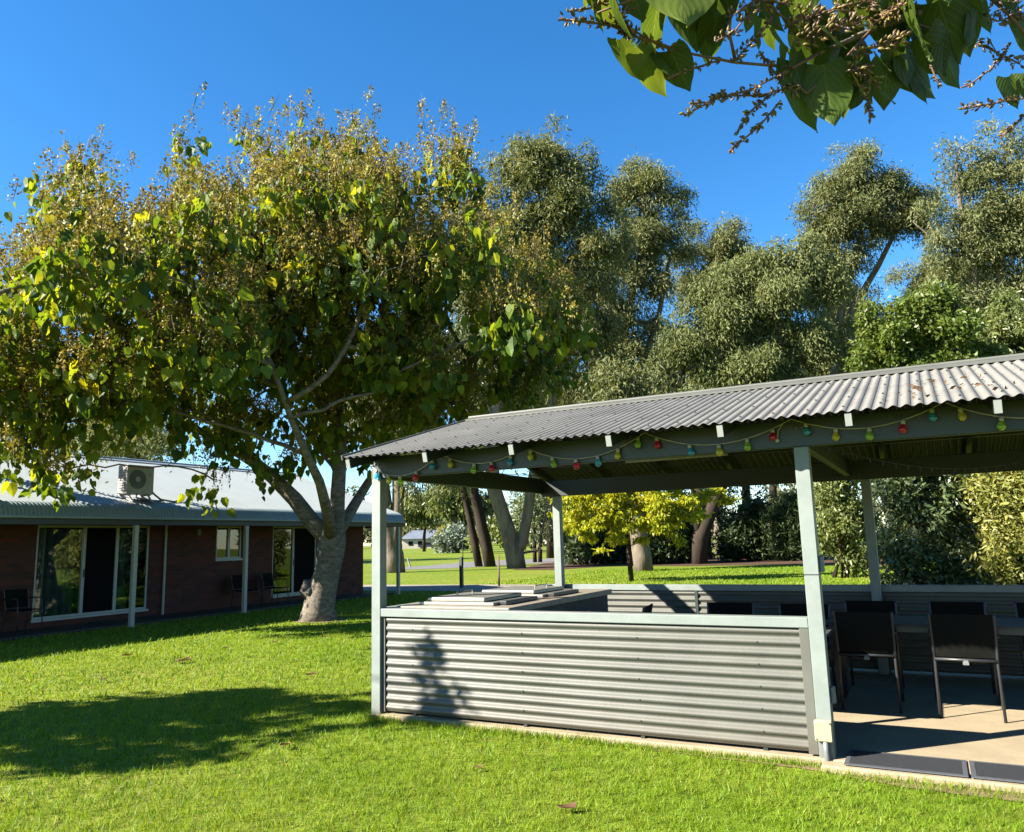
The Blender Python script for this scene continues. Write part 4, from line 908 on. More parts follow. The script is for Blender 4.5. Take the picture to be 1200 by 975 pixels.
# ------------------------------------------------------------------ gums and other background trees
GG = 'tall gum trees behind the shelter'
def rough(circ):
    out = []
    for x, y, r in circ:
        out.append((x, y, r * .78))
        for _ in range(4):
            a = RNG.uniform(0, 2 * math.pi); q = r * RNG.uniform(.28, .5); out.append((x + math.cos(a) * r * .85, y + math.sin(a) * r * .8, q))
        for _ in range(5):
            a = RNG.uniform(0, 2 * math.pi); k_ = RNG.uniform(1.0, 1.3); out.append((x + math.cos(a) * r * k_, y + math.sin(a) * r * k_ * .95, r * RNG.uniform(.12, .28)))
    return out
def gum(label, bp, stems_px, circ, D=None, nattr=330, per=165, m='gum', bark='bark_gum', r_base=.45, L=.29, W=.075, spread=.85, step=.9, kill=1.1, droop=.9, name='gum_tree', group=GG, rmin=.018, flat=.8, r_tip=.025):
    base = gnd(*bp)
    if D: base = at(bp[0], 640, D); base.z = 0
    D0 = depth(base); D = D or D0
    stems_ = []; cnt = 0; first = True
    for pl in stems_px:
        pts = [np.array(base) - [0, 0, .2]] if first else []
        for q in pl: pts.append(np.array(at(q[0], q[1], (D0 + (q[2] if len(q) > 2 else 0)))))
        dense = []
        for i in range(len(pts)):
            dense.append(pts[i])
        stems_.append((dense, None if first else 1)); first = False
    return tree(name, label, 'tree', base, stems_, px_blobs(rough(circ), D), int(nattr * 1.9), MT[m], MT[bark], r_base, per, spread, L, W, droop, step, kill, group, r_tip=r_tip, flat=flat, rmin=rmin, wisp=.9 if m in ('gum', 'gum_pale') else .3)
gum('tall gum with thick forked pale trunk, its crown highest behind the shelter', (606, 666),
    [[(603, 650), (596, 625), (588, 600), (578, 570), (575, 520), (590, 440), (605, 360), (625, 290), (645, 220)], [(612, 635), (618, 605), (622, 575), (632, 520), (660, 430), (680, 330), (690, 250)], [(630, 645, 1), (640, 600, 2), (655, 540, 2), (690, 460, 2)]],
    [(640, 178, 32), (612, 205, 32), (690, 200, 26), (660, 235, 42), (590, 265, 42), (630, 310, 45), (700, 290, 34), (566, 240, 22), (600, 385, 45), (680, 375, 42), (560, 330, 38), (715, 250, 18), (575, 290, 32), (640, 270, 30), (665, 345, 36), (690, 320, 28), (640, 430, 36), (700, 420, 30)], r_base=.56, nattr=420)
gum('dark slender gum leaning left beside the driveway', (575, 664), [[(570, 640), (562, 605), (554, 570), (545, 520), (540, 460), (545, 380)], [(585, 560), (610, 520)]], [(540, 400, 38), (520, 450, 35), (570, 430, 35), (500, 530, 20), (555, 350, 25)], m='shrub_dark', bark='bark_dark', r_base=.38, nattr=160, per=90)
gum('thin dark gum leaning left, the outer one of a pair by the driveway', (562, 664), [[(557, 640), (550, 605), (543, 575), (530, 540), (515, 500), (505, 450)]], [(500, 470, 30), (480, 500, 28), (520, 520, 22)], m='shrub_dark', bark='bark_dark', r_base=.26, nattr=110, per=80)
gum('gum with pale split trunk standing just past the end of the brick house', (463, 671), [[(461, 650), (457, 630), (452, 600), (448, 570), (450, 500), (440, 440)], [(464, 620), (467, 590), (466, 555), (475, 500)]], [(470, 480, 40), (430, 460, 40), (490, 520, 25), (480, 568, 11), (505, 566, 11), (530, 562, 9), (455, 420, 40), (520, 560, 12)], r_base=.6, nattr=190, per=80, droop=1.6, flat=1.3)
gum('gum with a dark rounded crown second from the forked gum', (705, 657), [[(706, 630), (708, 570), (712, 500), (725, 420), (745, 330), (760, 250)], [(735, 470), (770, 380), (785, 300)]],
    [(760, 212, 26), (735, 230, 24), (790, 238, 20), (760, 275, 36), (722, 290, 28), (775, 330, 22), (715, 420, 34), (740, 455, 30), (690, 455, 34), (800, 290, 18), (745, 320, 26), (700, 340, 26), (760, 380, 20), (780, 265, 20), (725, 370, 26)], m='gum', r_base=.5, nattr=380, per=120)
gum('smaller gum whose top shows between two tall ones', (842, 656), [[(842, 600), (842, 500), (842, 400), (845, 330)], [(835, 420), (828, 330)]], [(850, 280, 20), (828, 292, 18), (870, 300, 17), (842, 318, 24), (800, 300, 14), (812, 270, 12), (860, 335, 22), (880, 320, 16), (805, 325, 18)], D=62, r_base=.4, nattr=160, per=110)
gum('broad pale olive tree in front of the gums, right behind the shelter ridge', (820, 661), [[(820, 630), (817, 590), (822, 540), (840, 480), (860, 420)], [(880, 480), (920, 400)], [(800, 470), (800, 420)]],
    [(850, 372, 42), (910, 342, 44), (880, 425, 52), (800, 400, 32), (950, 400, 40), (930, 312, 24), (825, 345, 24), (895, 305, 20), (945, 300, 22), (975, 335, 20), (870, 330, 26), (962, 330, 22), (850, 445, 36), (920, 445, 36)], m='gum_pale', bark='bark_dark', r_base=.45, nattr=520, per=150, L=.25, W=.075, spread=.8, droop=1.3)
gum('tall gum with bare white limb showing against the sky', (985, 658), [[(985, 600), (980, 500), (978, 430), (985, 370), (998, 315), (1010, 270)], [(1000, 360), (1030, 310), (1055, 260)], [(970, 300), (968, 250)]],
    [(1000, 200, 28), (970, 226, 26), (1040, 208, 26), (1010, 240, 36), (1062, 232, 26), (975, 272, 22), (1022, 280, 20), (1090, 240, 18), (960, 300, 16), (1000, 420, 25), (985, 250, 26), (1040, 260, 26), (1075, 260, 22), (980, 320, 16), (1030, 235, 26), (955, 255, 16), (955, 340, 24), (960, 380, 26), (985, 300, 26), (1000, 345, 18), (940, 245, 14)], D=58, r_base=.6, nattr=330, per=120)
gum('wide gum at the right picture edge with a long low limb', (1150, 659), [[(1155, 600), (1160, 500), (1165, 420), (1170, 350), (1175, 260), (1170, 200)], [(1140, 290), (1100, 285), (1070, 260)], [(1200, 330), (1215, 260)], [(1140, 300), (1125, 240), (1120, 190)]],
    [(1170, 178, 22), (1140, 168, 14), (1192, 200, 30), (1130, 212, 22), (1160, 240, 30), (1205, 280, 44), (1152, 290, 26), (1112, 262, 16), (1180, 335, 30), (1120, 172, 12), (1100, 230, 15), (1240, 220, 50), (1100, 285, 20), (1140, 255, 26), (1195, 245, 34), (1120, 300, 22), (1170, 290, 30), (1215, 330, 36), (1150, 205, 24), (1090, 320, 20), (1130, 350, 26), (1200, 370, 36), (1100, 200, 14), (1085, 250, 14), (1160, 150, 12), (1185, 165, 18)], D=52, r_base=.6, nattr=400, per=110)
gum('olive gum with a low crown filling the gap at the right', (1110, 655), [[(1110, 560), (1110, 450), (1115, 380), (1120, 330)]], [(1100, 315, 22), (1135, 330, 28), (1080, 345, 18), (1160, 360, 28), (1060, 320, 14), (1130, 305, 22), (1190, 350, 28), (1060, 350, 18), (1020, 370, 18)], D=64, r_base=.4, nattr=180, per=110)
gum('fresh green tree just above the shelter ridge at right', (1075, 668), [[(1075, 600), (1072, 500), (1078, 430), (1085, 390)], [(1050, 450), (1035, 410)], [(1105, 450), (1120, 400)]],
    [(1080, 362, 26), (1050, 390, 32), (1112, 388, 36), (1030, 425, 28), (1080, 435, 38), (1132, 430, 32)], D=38, m='fresh', bark='bark_grey', r_base=.3, nattr=330, per=110, L=.22, W=.11, spread=.6, step=.6, kill=.7, droop=.5, group=None, name='leafy_tree')
gum('olive green tree behind the shelter roof at the far right', (1190, 668), [[(1190, 560), (1188, 460), (1185, 400)]], [(1180, 385, 36), (1152, 425, 32), (1205, 430, 44), (1230, 380, 40)], D=42, m='shrub', bark='bark_dark', r_base=.3, nattr=260, per=110, L=.26, W=.1, spread=.7, step=.6, kill=.7, group=None, name='leafy_tree')
# second row behind
back = [(745, 652, [(740, 520, 45), (770, 430, 40), (715, 500, 40), (790, 470, 40)], 'dusky gum low behind the shelter ridge, between the rounded and the pale olive crowns'),
        (905, 651, [(1000, 400, 40), (985, 350, 22), (960, 470, 45), (1000, 460, 40)], 'dusky gum low behind the shelter ridge, right of the pale olive crown'),
        (1130, 650, [(1150, 470, 60), (1080, 480, 50), (1200, 450, 60), (1220, 360, 40)], 'dusky gum low behind the trees at the right picture edge'),
        (645, 652, [(640, 480, 45), (600, 500, 40), (680, 520, 40), (560, 470, 35), (640, 560, 20)], 'dusky gum behind the forked gum trunk')]
for (bx, by, cs, lb) in back:
    gum(lb, (bx, by), [[(bx, 600), (bx + 2, 540), (cs[0][0], cs[0][1] + 30)]], cs, D=68, m='gum', bark='bark_dark', r_base=.4, nattr=300, per=80, L=.42, W=.14, spread=1.2, group='dusky gums of the second row', rmin=.05)
# gum left behind the house
b0 = Vector((-62, 44, 0)); D0 = depth(b0)
t_ = tree('gum_tree', 'distant gum showing left of the big tree above the brick house', 'tree', b0, [(stem(b0, b0 + Vector((1, 1, 12))), None)],
          [((-62, 44, 12), 5), ((-66, 46, 14), 4.5), ((-58, 42, 11), 4), ((-60, 46, 16), 4), ((-70, 50, 12), 4.5), ((-63, 40, 9), 3.5)], 260, MT['gum'], MT['bark_gum'], .5, 100, 1.3, .42, .14, .9, 1.0, 1.3, None, rmin=.05)

for (bx, D_m, cs, lb) in ((497, 150, [(490, 592, 16), (508, 588, 15), (478, 600, 12), (500, 605, 12)], 'dark gum in the middle distance above the far house'),
                          (535, 120, [(530, 590, 18), (550, 596, 16), (520, 580, 13), (545, 578, 14), (565, 590, 12)], 'dark gum in the middle distance left of the leaning dark pair'),
                          (660, 95, [(650, 600, 20), (675, 590, 20), (640, 585, 15), (690, 600, 18), (665, 570, 18)], 'dark gum in the middle distance behind the mulch bed')):
    gum(lb, (bx, 640), [[(bx, 630), (bx + 2, 612)]], cs, D=D_m, m='shrub', bark='bark_dark', r_base=.35, nattr=110, per=60, L=.7, W=.3, spread=1.5, droop=1.2, group='dark gums in the middle distance', rmin=.06)
# slender trunks behind
def slim(px, py, toppx, toppy, r, lb):
    base = gnd(px, py); D0 = depth(base); pts = [np.array(base)] + [np.array(at(px + (toppx - px) * t, py + (toppy - py) * t, D0)) for t in (.25, .5, .75, 1)]
    t = empty('slender_tree', base, lb, 'tree'); b = MB(); b.tube(pts, [r, r * .9, r * .8, r * .7, r * .6], 7); b.build('trunk', MT['bark_dark'], t, True)
    clump_foliage(np.array([pts[-1] + RNG.normal(size=3) * .9 for _ in range(14)]), 90, .9, .3, .1, .6, 'crown', MT['shrub_dark'], t)
slim(627, 659, 625, 598, .16, 'slender dark tree right of the forked gum trunk, the left of two')
slim(633, 659, 634, 590, .16, 'slender dark tree right of the forked gum trunk, the right of two')
slim(832, 656, 830, 575, .15, 'thin dark trunk standing right beside the thicker dark trunk')
slim(858, 655, 836, 585, .28, 'dark trunk leaning left over the dark bush')
slim(876, 654, 874, 560, .42, 'thick dark trunk rising out of the dark bush')

# golden tree and pale trunk behind it
YB_ = gnd(740, 681); D0 = depth(YB_)
yb = [(690, 586, 18), (678, 612, 15), (712, 598, 20), (700, 572, 16), (745, 588, 20), (735, 612, 18), (775, 598, 18), (782, 618, 13), (802, 592, 13), (668, 596, 10), (722, 628, 10), (792, 574, 13), (745, 566, 16), (822, 580, 10), (797, 632, 7), (850, 586, 8), (836, 574, 9), (668, 575, 11), (690, 545, 20), (760, 540, 20), (705, 640, 6), (690, 628, 8), (755, 630, 7), (812, 606, 7), (720, 578, 14), (768, 575, 12), (660, 616, 7), (762, 612, 13), (700, 615, 12), (825, 600, 7), (655, 588, 8), (650, 605, 6)]
ys = [([np.array(YB_), np.array(at(738, 660, D0)), np.array(at(737, 640, D0)), np.array(at(735, 620, D0)), np.array(at(732, 595, D0)), np.array(at(735, 560, D0))], None)]
tree('golden_tree', 'small tree with golden yellow leaves and slender grey trunk behind the shelter', 'tree', YB_, ys, [(np.array(at(x, y, D0 + RNG.uniform(-1.0, 1.0))), r * D0 / FOC) for x, y, r in yb], 520, MT['yellow'], MT['bark_dark'], .10, 44, .27, .15, .075, 1.1, .25, .3, None, r_tip=.008, flat=.42)
pb_ = gnd(755, 669); D1 = depth(pb_)
gum('gum with thick pale trunk standing behind the golden tree', (755, 669), [[(752, 650), (748, 625), (742, 595), (735, 565), (730, 520), (735, 470)]], [(740, 500, 40), (700, 520, 35), (780, 500, 40), (730, 455, 30)], m='gum', r_base=.46, nattr=160, per=90)
# trailing willow-like strands by the post
sb_ = gnd(905, 668); D2 = depth(sb_)
SHG = 'dense green shrubs at the edge of the lawn'
def shrub(name, label, bp, circ, m, n, per, spread, L, W, droop=.3, D=None, group=None, flat=.85):
    base = gnd(*bp); D = D or depth(base); t = empty(name, base, label, 'shrub', group)
    bl = px_blobs(circ, D, True, .8); cs = blob_points(bl, n); cs[:, 2] = np.maximum(cs[:, 2], .12)
    b = MB()
    for _ in range(9):
        q = cs[RNG.integers(len(cs))]; b.tube([base + Vector((RNG.uniform(-.3, .3), RNG.uniform(-.3, .3), -.05)), (np.array(base) + q) / 2 + RNG.normal(size=3) * .15, q], [.05, .035, .012], 6)
    b.build('stems', MT['bark_dark'], t, True)
    clump_foliage(cs, per, spread, L, W, droop, 'foliage', MT[m], t, flat)
    return t
shrub('shrub', 'olive green shrub left of the dark back post of the shelter', (985, 677), [(978, 560, 36), (962, 600, 22), (990, 605, 34), (1005, 645, 26), (975, 635, 18), (1000, 520, 40), (1012, 668, 12)], 'shrub', 420, 75, .42, .15, .065, group=SHG)
shrub('shrub', 'dark green shrub right of the dark back post of the shelter', (1070, 692), [(1050, 560, 38), (1085, 590, 45), (1060, 640, 36), (1110, 640, 42), (1120, 560, 45), (1075, 520, 40), (1060, 680, 22), (1130, 680, 30), (1100, 690, 30)], 'shrub_dark', 520, 75, .38, .14, .06, group=SHG)
shrub('shrub', 'yellow green shrub at the right picture edge behind the shelter', (1190, 694), [(1160, 580, 22), (1180, 570, 36), (1165, 615, 26), (1210, 620, 50), (1205, 540, 46), (1165, 655, 22), (1200, 680, 30), (1250, 560, 60)], 'shrub_yel', 420, 75, .42, .15, .06, group=SHG)
shrub('shrub', 'olive shrub with long leaves between the dark and the yellow green shrubs', (1135, 684), [(1135, 600, 20), (1140, 655, 22), (1125, 640, 18), (1145, 676, 18)], 'shrub', 240, 60, .36, .2, .05, .8, group=SHG)
shrub('shrub', 'dark rounded bush under the leaning trunk', (880, 657), [(872, 622, 24), (890, 635, 22), (860, 640, 16), (885, 600, 16), (905, 645, 14)], 'black_green', 240, 75, .8, .3, .12)
shrub('conifer_shrub', 'very dark tall bush left of the pale green front post', (925, 657), [(925, 640, 20), (920, 615, 24), (928, 595, 18), (942, 630, 22), (915, 640, 16), (905, 610, 14)], 'black_green', 260, 85, .7, .35, .06, -.5)
shrub('hedge_shrub', 'dark hedge in the shade under the golden tree, left part', (705, 661), [(690, 642, 14), (710, 638, 16), (725, 645, 13), (675, 648, 9), (715, 615, 16), (695, 620, 13)], 'black_green', 260, 70, .7, .28, .13, group='dark hedge shrubs')
shrub('hedge_shrub', 'dark hedge in the shade right of the pale trunk', (785, 661), [(770, 640, 15), (790, 638, 15), (805, 645, 11), (760, 648, 9), (780, 615, 14), (800, 620, 10), (765, 600, 16)], 'black_green', 260, 70, .7, .28, .13, group='dark hedge shrubs')
shrub('distant_bush', 'pale blue green bush on the far lawn', (538, 648), [(530, 632, 13), (548, 631, 12), (540, 627, 12), (520, 636, 8)], 'blueshrub', 120, 60, 1.2, .55, .3)
shrub('distant_bush', 'yellowish bush at the right end of the far house', (527, 643), [(524, 625, 9), (532, 618, 9), (527, 635, 7)], 'shrub_yel', 90, 50, 1.6, .8, .4)
shrub('distant_bush', 'green bush behind the pair of leaning dark gums', (600, 648), [(590, 620, 14), (605, 630, 12), (560, 630, 8), (650, 625, 14), (665, 640, 12)], 'shrub', 160, 50, 1.2, .6, .3)

# hanging yellow strands behind the post (trailing branch)
# ------------------------------------------------------------------ far wood, far house, vehicle
cs = []
for az_px in np.arange(-500, 2300, 6.5):
    for _ in range(3):
        D = RNG.uniform(285, 400); hgt = RNG.uniform(9, 19) * (1 + .35 * math.sin(az_px * .021) + .25 * math.sin(az_px * .063))
        p = at(az_px, 640, D); p.z = RNG.random() ** .7 * max(4, hgt); cs.append(np.array(p))
o = clump_foliage(np.array(cs), 70, 4.2, 2.2, 1.0, .4, 'far_wood', MT['farwood'], None, .9); o['kind'] = 'stuff'
o['label'] = 'distant wood along the horizon beyond the far lawn'; o['category'] = 'wood'
fh_c = at(497, 641, 250); fh_c.z = 0
fh = empty('far_house', fh_c, 'distant cream house with slate blue roof beyond the far lawn', 'house', None, 0)
ux = np.array([RGT[0], RGT[1], 0]); ux /= np.linalg.norm(ux); uy = np.array([-ux[1], ux[0], 0])
def FH(a, b_, c_): return tuple(np.array(fh_c) + ux * a + uy * b_ + np.array([0, 0, c_]))
def hexa(m_, a0, b0_, c0, a1, b1, c1): m_.add([FH(a, b_, c_) for c_ in (c0, c1) for b_ in (b0_, b1) for a in (a0, a1)], [(0, 2, 3, 1), (4, 5, 7, 6), (0, 1, 5, 4), (2, 6, 7, 3), (0, 4, 6, 2), (1, 3, 7, 5)])
b = MB(); hexa(b, -7, 0, 0, 7, 8, 3.2); b.build('wall', MT['farwall'], fh)
b = MB(); b.add([FH(-7.8, -.8, 3.1), FH(7.8, -.8, 3.1), FH(7.8, 8.8, 3.1), FH(-7.8, 8.8, 3.1), FH(-4.5, 4, 5.9), FH(4.5, 4, 5.9)], [(0, 1, 5, 4), (2, 3, 4, 5), (1, 2, 5), (3, 0, 4), (3, 2, 1, 0)])
b.add([FH(1.5, -2.5, 3.15), FH(7.6, -2.5, 3.15), FH(4.5, -2.5, 5.2), FH(4.5, 4, 5.5), FH(1.5, 3, 3.15), FH(7.6, 3, 3.15)], [(0, 2, 3, 4), (1, 5, 3, 2), (0, 1, 2)]); b.build('roof', MT['farroof'], fh)
for a in (-5, -2, 3):
    b = MB(); hexa(b, a, -.1, 1.0, a + 1.4, -.01, 2.3); b.build('window', MT['fly'], fh)
b = MB(); hexa(b, -.4, -.1, .05, .6, -.01, 2.2); b.build('door', MT['white'], fh)
cc_ = at(500, 642, 238); cc_.z = 0
fh_c2 = fh_c; fh_c = cc_
cr = empty('parked_car', cc_, 'dark vehicle parked in front of the far house', 'car')
b = MB(); hexa(b, -2.6, 0, .45, 2.6, 1.9, 1.15); b.build('body', MT['darkcar'], cr)
b = MB(); b.add([FH(-1.5, .1, 1.15), FH(1.5, .1, 1.15), FH(1.5, 1.8, 1.15), FH(-1.5, 1.8, 1.15), FH(-1.1, .25, 1.8), FH(.8, .25, 1.8), FH(.8, 1.65, 1.8), FH(-1.1, 1.65, 1.8)], [(0, 1, 5, 4), (1, 2, 6, 5), (2, 3, 7, 6), (3, 0, 4, 7), (4, 5, 6, 7)]); b.build('cabin', MT['fly'], cr)
for a in (-1.7, 1.7):
    for bb_ in (-.02, 1.7):
        b = MB(); b.tube([FH(a, bb_, .34), FH(a, bb_ + .22, .34)], .34, 12); b.build('wheel', MT['rubber'], cr)

# posts on the back lawn
p = gnd(541, 689); t = empty('steel_post', p, 'dark green post with a thin rod on top, standing on the back lawn', 'post')
Dp = depth(p); b = MB(); hgt = (690 - 654) * Dp / FOC; b.box(p.x - .055, p.y - .055, 0, p.x + .055, p.y + .055, hgt, .006); b.build('shaft', MT['bollard'], t)
b = MB(); b.tube([(p.x + .07, p.y, hgt - .3), (p.x + .07, p.y, hgt + .62)], .016, 6); b.build('rod', MT['blackmetal'], t)
p = gnd(585, 687)
b = MB(); hgt = (687 - 651) * depth(p) / FOC; b.tube([(p.x, p.y, 0), (p.x, p.y, hgt)], [.035, .03], 7); tag(b.build('wooden_stake', MT['stakewood'], None, True), 'thin brown wooden stake on the back lawn', 'stake')
p = gnd(481, 665); b = MB(); D_ = depth(p); b.tube([p, Vector(at(477.5, 654, D_))], [.05, .05], 6); tag(b.build('marker_post', MT['white']), 'thin white leaning marker post beside the driveway', 'post')

# ------------------------------------------------------------------ tree outside the left edge: its crown shades the lawn
SB = Vector((-11.5, -0.9, 0))
tree('shade_tree', 'leafy tree standing left of the picture whose shadow lies on the front lawn', 'tree', SB, [(stem(SB, SB + Vector((.1, .2, 2.8))), None)],
     [((-11.6, .2, 4.2), 1.1), ((-10.7, 1.3, 4.2), .8), ((-10.6, -.3, 4.2), .8), ((-12.6, 0, 4.2), .9), ((-11.5, 1.0, 4.2), .7), ((-9.8, .6, 4.25), .5), ((-9.9, 1.25, 4.2), .4), ((-9.95, -.5, 4.2), .4), ((-12.8, -1.0, 4.4), .9)], 270, MT['paul_leaf'], MT['bark_grey'], .18, 20, .17, .18, .13, .8, .3, .35, None, r_tip=.01, extra=[(-8.64, 1.16, z_) for z_ in (4.2, 4.32, 4.46, 4.62)])

# ------------------------------------------------------------------ near tree: a leafy bough hangs into the top right
NB = Vector((3.4, 0.6, 0))
nt_ = empty('overhanging_tree', NB, 'near tree whose bough of big heart-shaped leaves and seed clusters hangs into the upper right', 'tree')
def hx(px, py, D): return np.array(at(px, py, D))
b = MB()
b.tube([NB, NB + Vector((.03, .05, .8)), NB + Vector((-.05, .1, 1.7)), NB + Vector((.0, .15, 2.6)), NB + Vector((-.3, .4, 3.6)), NB + Vector((-.5, .5, 4.6))], [.19, .15, .135, .12, .09, .05], 14)
bough0 = NB + Vector((.0, .15, 2.5))
b.tube([bough0, NB + Vector((-.7, .9, 2.95)), hx(1320, -70, 3.1), hx(1150, -12, 2.8)], [.085, .06, .04, .022], 10)
b.tube([hx(1150, -12, 2.8), hx(1090, 10, 2.7), hx(1010, 40, 2.6), hx(960, 62, 2.55)], [.02, .014, .01, .008], 7)
b.build('trunk', MT['bark_grey'], nt_, True)
tw = MB()
twigs = [[(1090, 10, 2.7), (1000, -10, 2.6), (900, -15, 2.45), (800, -20, 2.35)], [(960, 62, 2.55), (930, 79, 2.5), (860, 73, 2.48), (800, 61, 2.42), (757, 45, 2.35), (720, 20, 2.3)], [(1020, 36, 2.6), (985, 75, 2.55), (945, 110, 2.5), (930, 95, 2.5)],
         [(1010, 40, 2.6), (1050, 20, 2.65), (1110, 40, 2.7)], [(1150, -12, 2.8), (1190, 25, 2.8), (1215, 60, 2.85)], [(1320, -70, 3.1), (1250, 0, 2.9), (1215, 60, 2.85), (1205, 100, 2.85)], [(862, 73, 2.48), (855, 40, 2.45), (857, 10, 2.45)], [(800, -20, 2.35), (740, 0, 2.3), (700, 15, 2.28)], [(880, -15, 2.45), (905, 10, 2.5), (930, 30, 2.5)]]
for q in twigs: tw.tube([hx(*v) for v in q], [.006 - .003 * i / max(1, len(q) - 1) for i in range(len(q))], 6)
tw.build('twigs', MT['redtwig'], nt_, True)
def big_leaf(base, tip, roll, wid=.8, curl=.25, rng=RNG):
    base = np.array(base); tip = np.array(tip); ax = tip - base; L = np.linalg.norm(ax); ax /= L
    ref = np.cross(ax, FWD); ref /= np.linalg.norm(ref); nr0 = np.cross(ref, ax)
    sd = ref * math.cos(roll) + nr0 * math.sin(roll); nr = np.cross(sd, ax)
    st = np.linspace(0, 1, 13); cu = np.linspace(-1, 1, 9); V = []; UV = []
    for s in st:
        wdt = wid * .5 * L * (math.sin(math.pi * min(1, (s * .92 + .08)) ** .62) ** .8) * (1 if s < .75 else 1 - (s - .75) * 1.2)
        if s >= 1: wdt = .002
        for c in cu:
            back_ = -.13 * L * max(0, abs(c) - .25) * max(0, 1 - s * 3.5)
            bend = curl * L * (s * s * .35) ; fold = .16 * wdt * (abs(c)) - .05 * L * math.sin(s * 9 + c * 2) * abs(c) * .5
            V.append(base + ax * (s * L + back_) + sd * c * wdt + nr * (fold - bend)); UV.append((c, s))
    return V, UV
LV, LU, LF, LR = [], [], [], []
def leaf(px, py, D, tx, ty, roll, wid=.8, dD=0.0, r=None, curl=.25):
    V, UV = big_leaf(hx(px, py, D), hx(tx, ty, D + dD), roll, wid * .86, curl); k_ = len(LV)
    LV.extend(V); LU.extend(UV); f = grid_faces(13, 9) + k_; LF.append(f); LR.extend([RNG.random() if r is None else r] * len(f))
for a in [(695, -30, 2.3, 722, 36, .5, .85, .1, .9), (716, -18, 2.32, 738, 60, 1.1, .8, -.1, .3), (690, -20, 2.3, 683, 16, 1.2, .6, 0, .6), (790, -60, 2.3, 800, 40, .15, .95, -.12, .95), (765, -40, 2.4, 772, 40, .6, .9, .1, .1), (820, -50, 2.4, 832, 55, .3, 1.0, .12, .15),
          (845, -25, 2.45, 838, 50, -.4, .8, .1, .2), (728, 45, 2.36, 752, 98, .5, .8, .05, .3), (748, 52, 2.36, 778, 115, .3, .75, .1, .85), (785, 58, 2.4, 808, 107, -.2, .95, .05, .1), (776, 62, 2.42, 782, 92, .5, 1.0, -.05, .15), (718, 45, 2.3, 725, 68, .7, .9, 0, .5),
          (884, 8, 2.46, 872, 40, .4, .6, 0, .6), (893, -12, 2.5, 915, 40, .6, .8, .1, .2), (905, 30, 2.5, 935, 80, .9, .6, .1, .7), (930, 70, 2.5, 952, 158, .45, .75, .05, .4), (965, 75, 2.52, 976, 152, -.15, .85, -.05, .5), (1005, 62, 2.55, 1018, 122, .3, .9, .1, .05), (1050, 55, 2.6, 1070, 112, .15, .9, .05, .1),
          (1085, 40, 2.62, 1106, 88, -.2, 1.0, .1, .1), (1030, 10, 2.6, 1065, 70, .3, .9, .1, .1), (1060, -30, 2.55, 1082, 75, 1.15, .7, 0, .6), (1110, -40, 2.65, 1128, 40, .2, 1.05, .15, .1), (1125, 0, 2.68, 1135, 66, -.4, .8, .1, .15), (1090, -50, 2.55, 1105, 12, .4, .8, -.1, .95), (1145, 10, 2.7, 1130, 60, .5, .6, 0, .3),
          (980, 20, 2.62, 1000, 85, .6, .9, .1, .05), (945, 25, 2.6, 975, 80, -.3, .95, .1, .05), (990, -20, 2.6, 1010, 40, .3, .9, .1, .1), (950, -30, 2.6, 930, 30, -.5, .9, .1, .2), (1010, 100, 2.6, 995, 130, .2, .8, 0, .1), (960, 100, 2.56, 940, 125, .7, .6, 0, .6), (1195, 20, 2.85, 1205, 70, .4, .8, 0, .2), (1200, 85, 2.85, 1210, 122, -.3, .8, 0, .2), (1160, 45, 2.8, 1172, 72, .8, .6, 0, .5),
          (1040, -40, 2.5, 1030, 15, .3, .9, 0, .3), (870, -50, 2.5, 880, 5, .2, .9, 0, .2), (915, -50, 2.5, 900, 5, .4, .9, 0, .3), (1175, -40, 2.8, 1185, 20, .3, .9, 0, .3), (1000, 85, 2.5, 1012, 112, 1.0, .6, 0, .8), (1070, 80, 2.64, 1083, 124, .5, .8, 0, .1), (965, 30, 2.45, 990, 60, .9, .7, 0, .9), (1025, 60, 2.5, 1042, 85, 1.1, .6, 0, .7), (860, -40, 2.5, 858, 20, .9, .8, 0, .4), (900, 10, 2.55, 905, 60, .5, .8, .1, .1), (930, -10, 2.55, 945, 50, .2, .9, .1, .2), (955, 15, 2.6, 960, 75, .6, .9, .1, .05), (985, 40, 2.62, 988, 105, -.3, .9, .1, .1), (1015, -10, 2.6, 1040, 50, .5, .9, .1, .3), (1050, 10, 2.62, 1048, 80, .2, 1.0, .1, .1), (1075, 20, 2.65, 1092, 80, .6, .95, .1, .05), (1100, 0, 2.65, 1122, 75, -.2, 1.0, .1, .15), (1068, -45, 2.6, 1050, 25, .3, 1.0, .1, .2), (920, 55, 2.5, 915, 95, .9, .7, 0, .6), (700, 0, 2.3, 704, 40, .9, .7, 0, .5), (735, -35, 2.35, 752, 30, .2, .8, 0, .3), (806, -20, 2.42, 818, 60, -.5, .95, .1, .1), (1000, 75, 2.58, 985, 140, .5, .85, .1, .2), (1040, 70, 2.6, 1035, 130, -.3, .85, .05, .1), (1060, 60, 2.6, 1090, 118, .4, .9, .1, .15), (935, 60, 2.5, 925, 130, .9, .6, .05, .5), (1105, 50, 2.66, 1120, 105, .3, .9, .1, .1), (975, 55, 2.55, 958, 115, .6, .9, .1, .1), (840, 20, 2.45, 826, 75, .4, .9, .1, .1), (770, 10, 2.4, 760, 70, .7, .85, .1, .2), (1015, 80, 2.55, 1045, 125, .9, .7, 0, .4), (890, 20, 2.5, 886, 62, .9, .7, 0, .5), (1180, 90, 2.84, 1190, 130, .3, .9, 0, .2), (1150, 0, 2.78, 1158, 42, .4, .8, 0, .3)]:
    leaf(*a)
npmesh('leaves', LV, np.vstack(LF), MT['near_leaf'], nt_, rnd=LR, smooth=True, uv=LU)
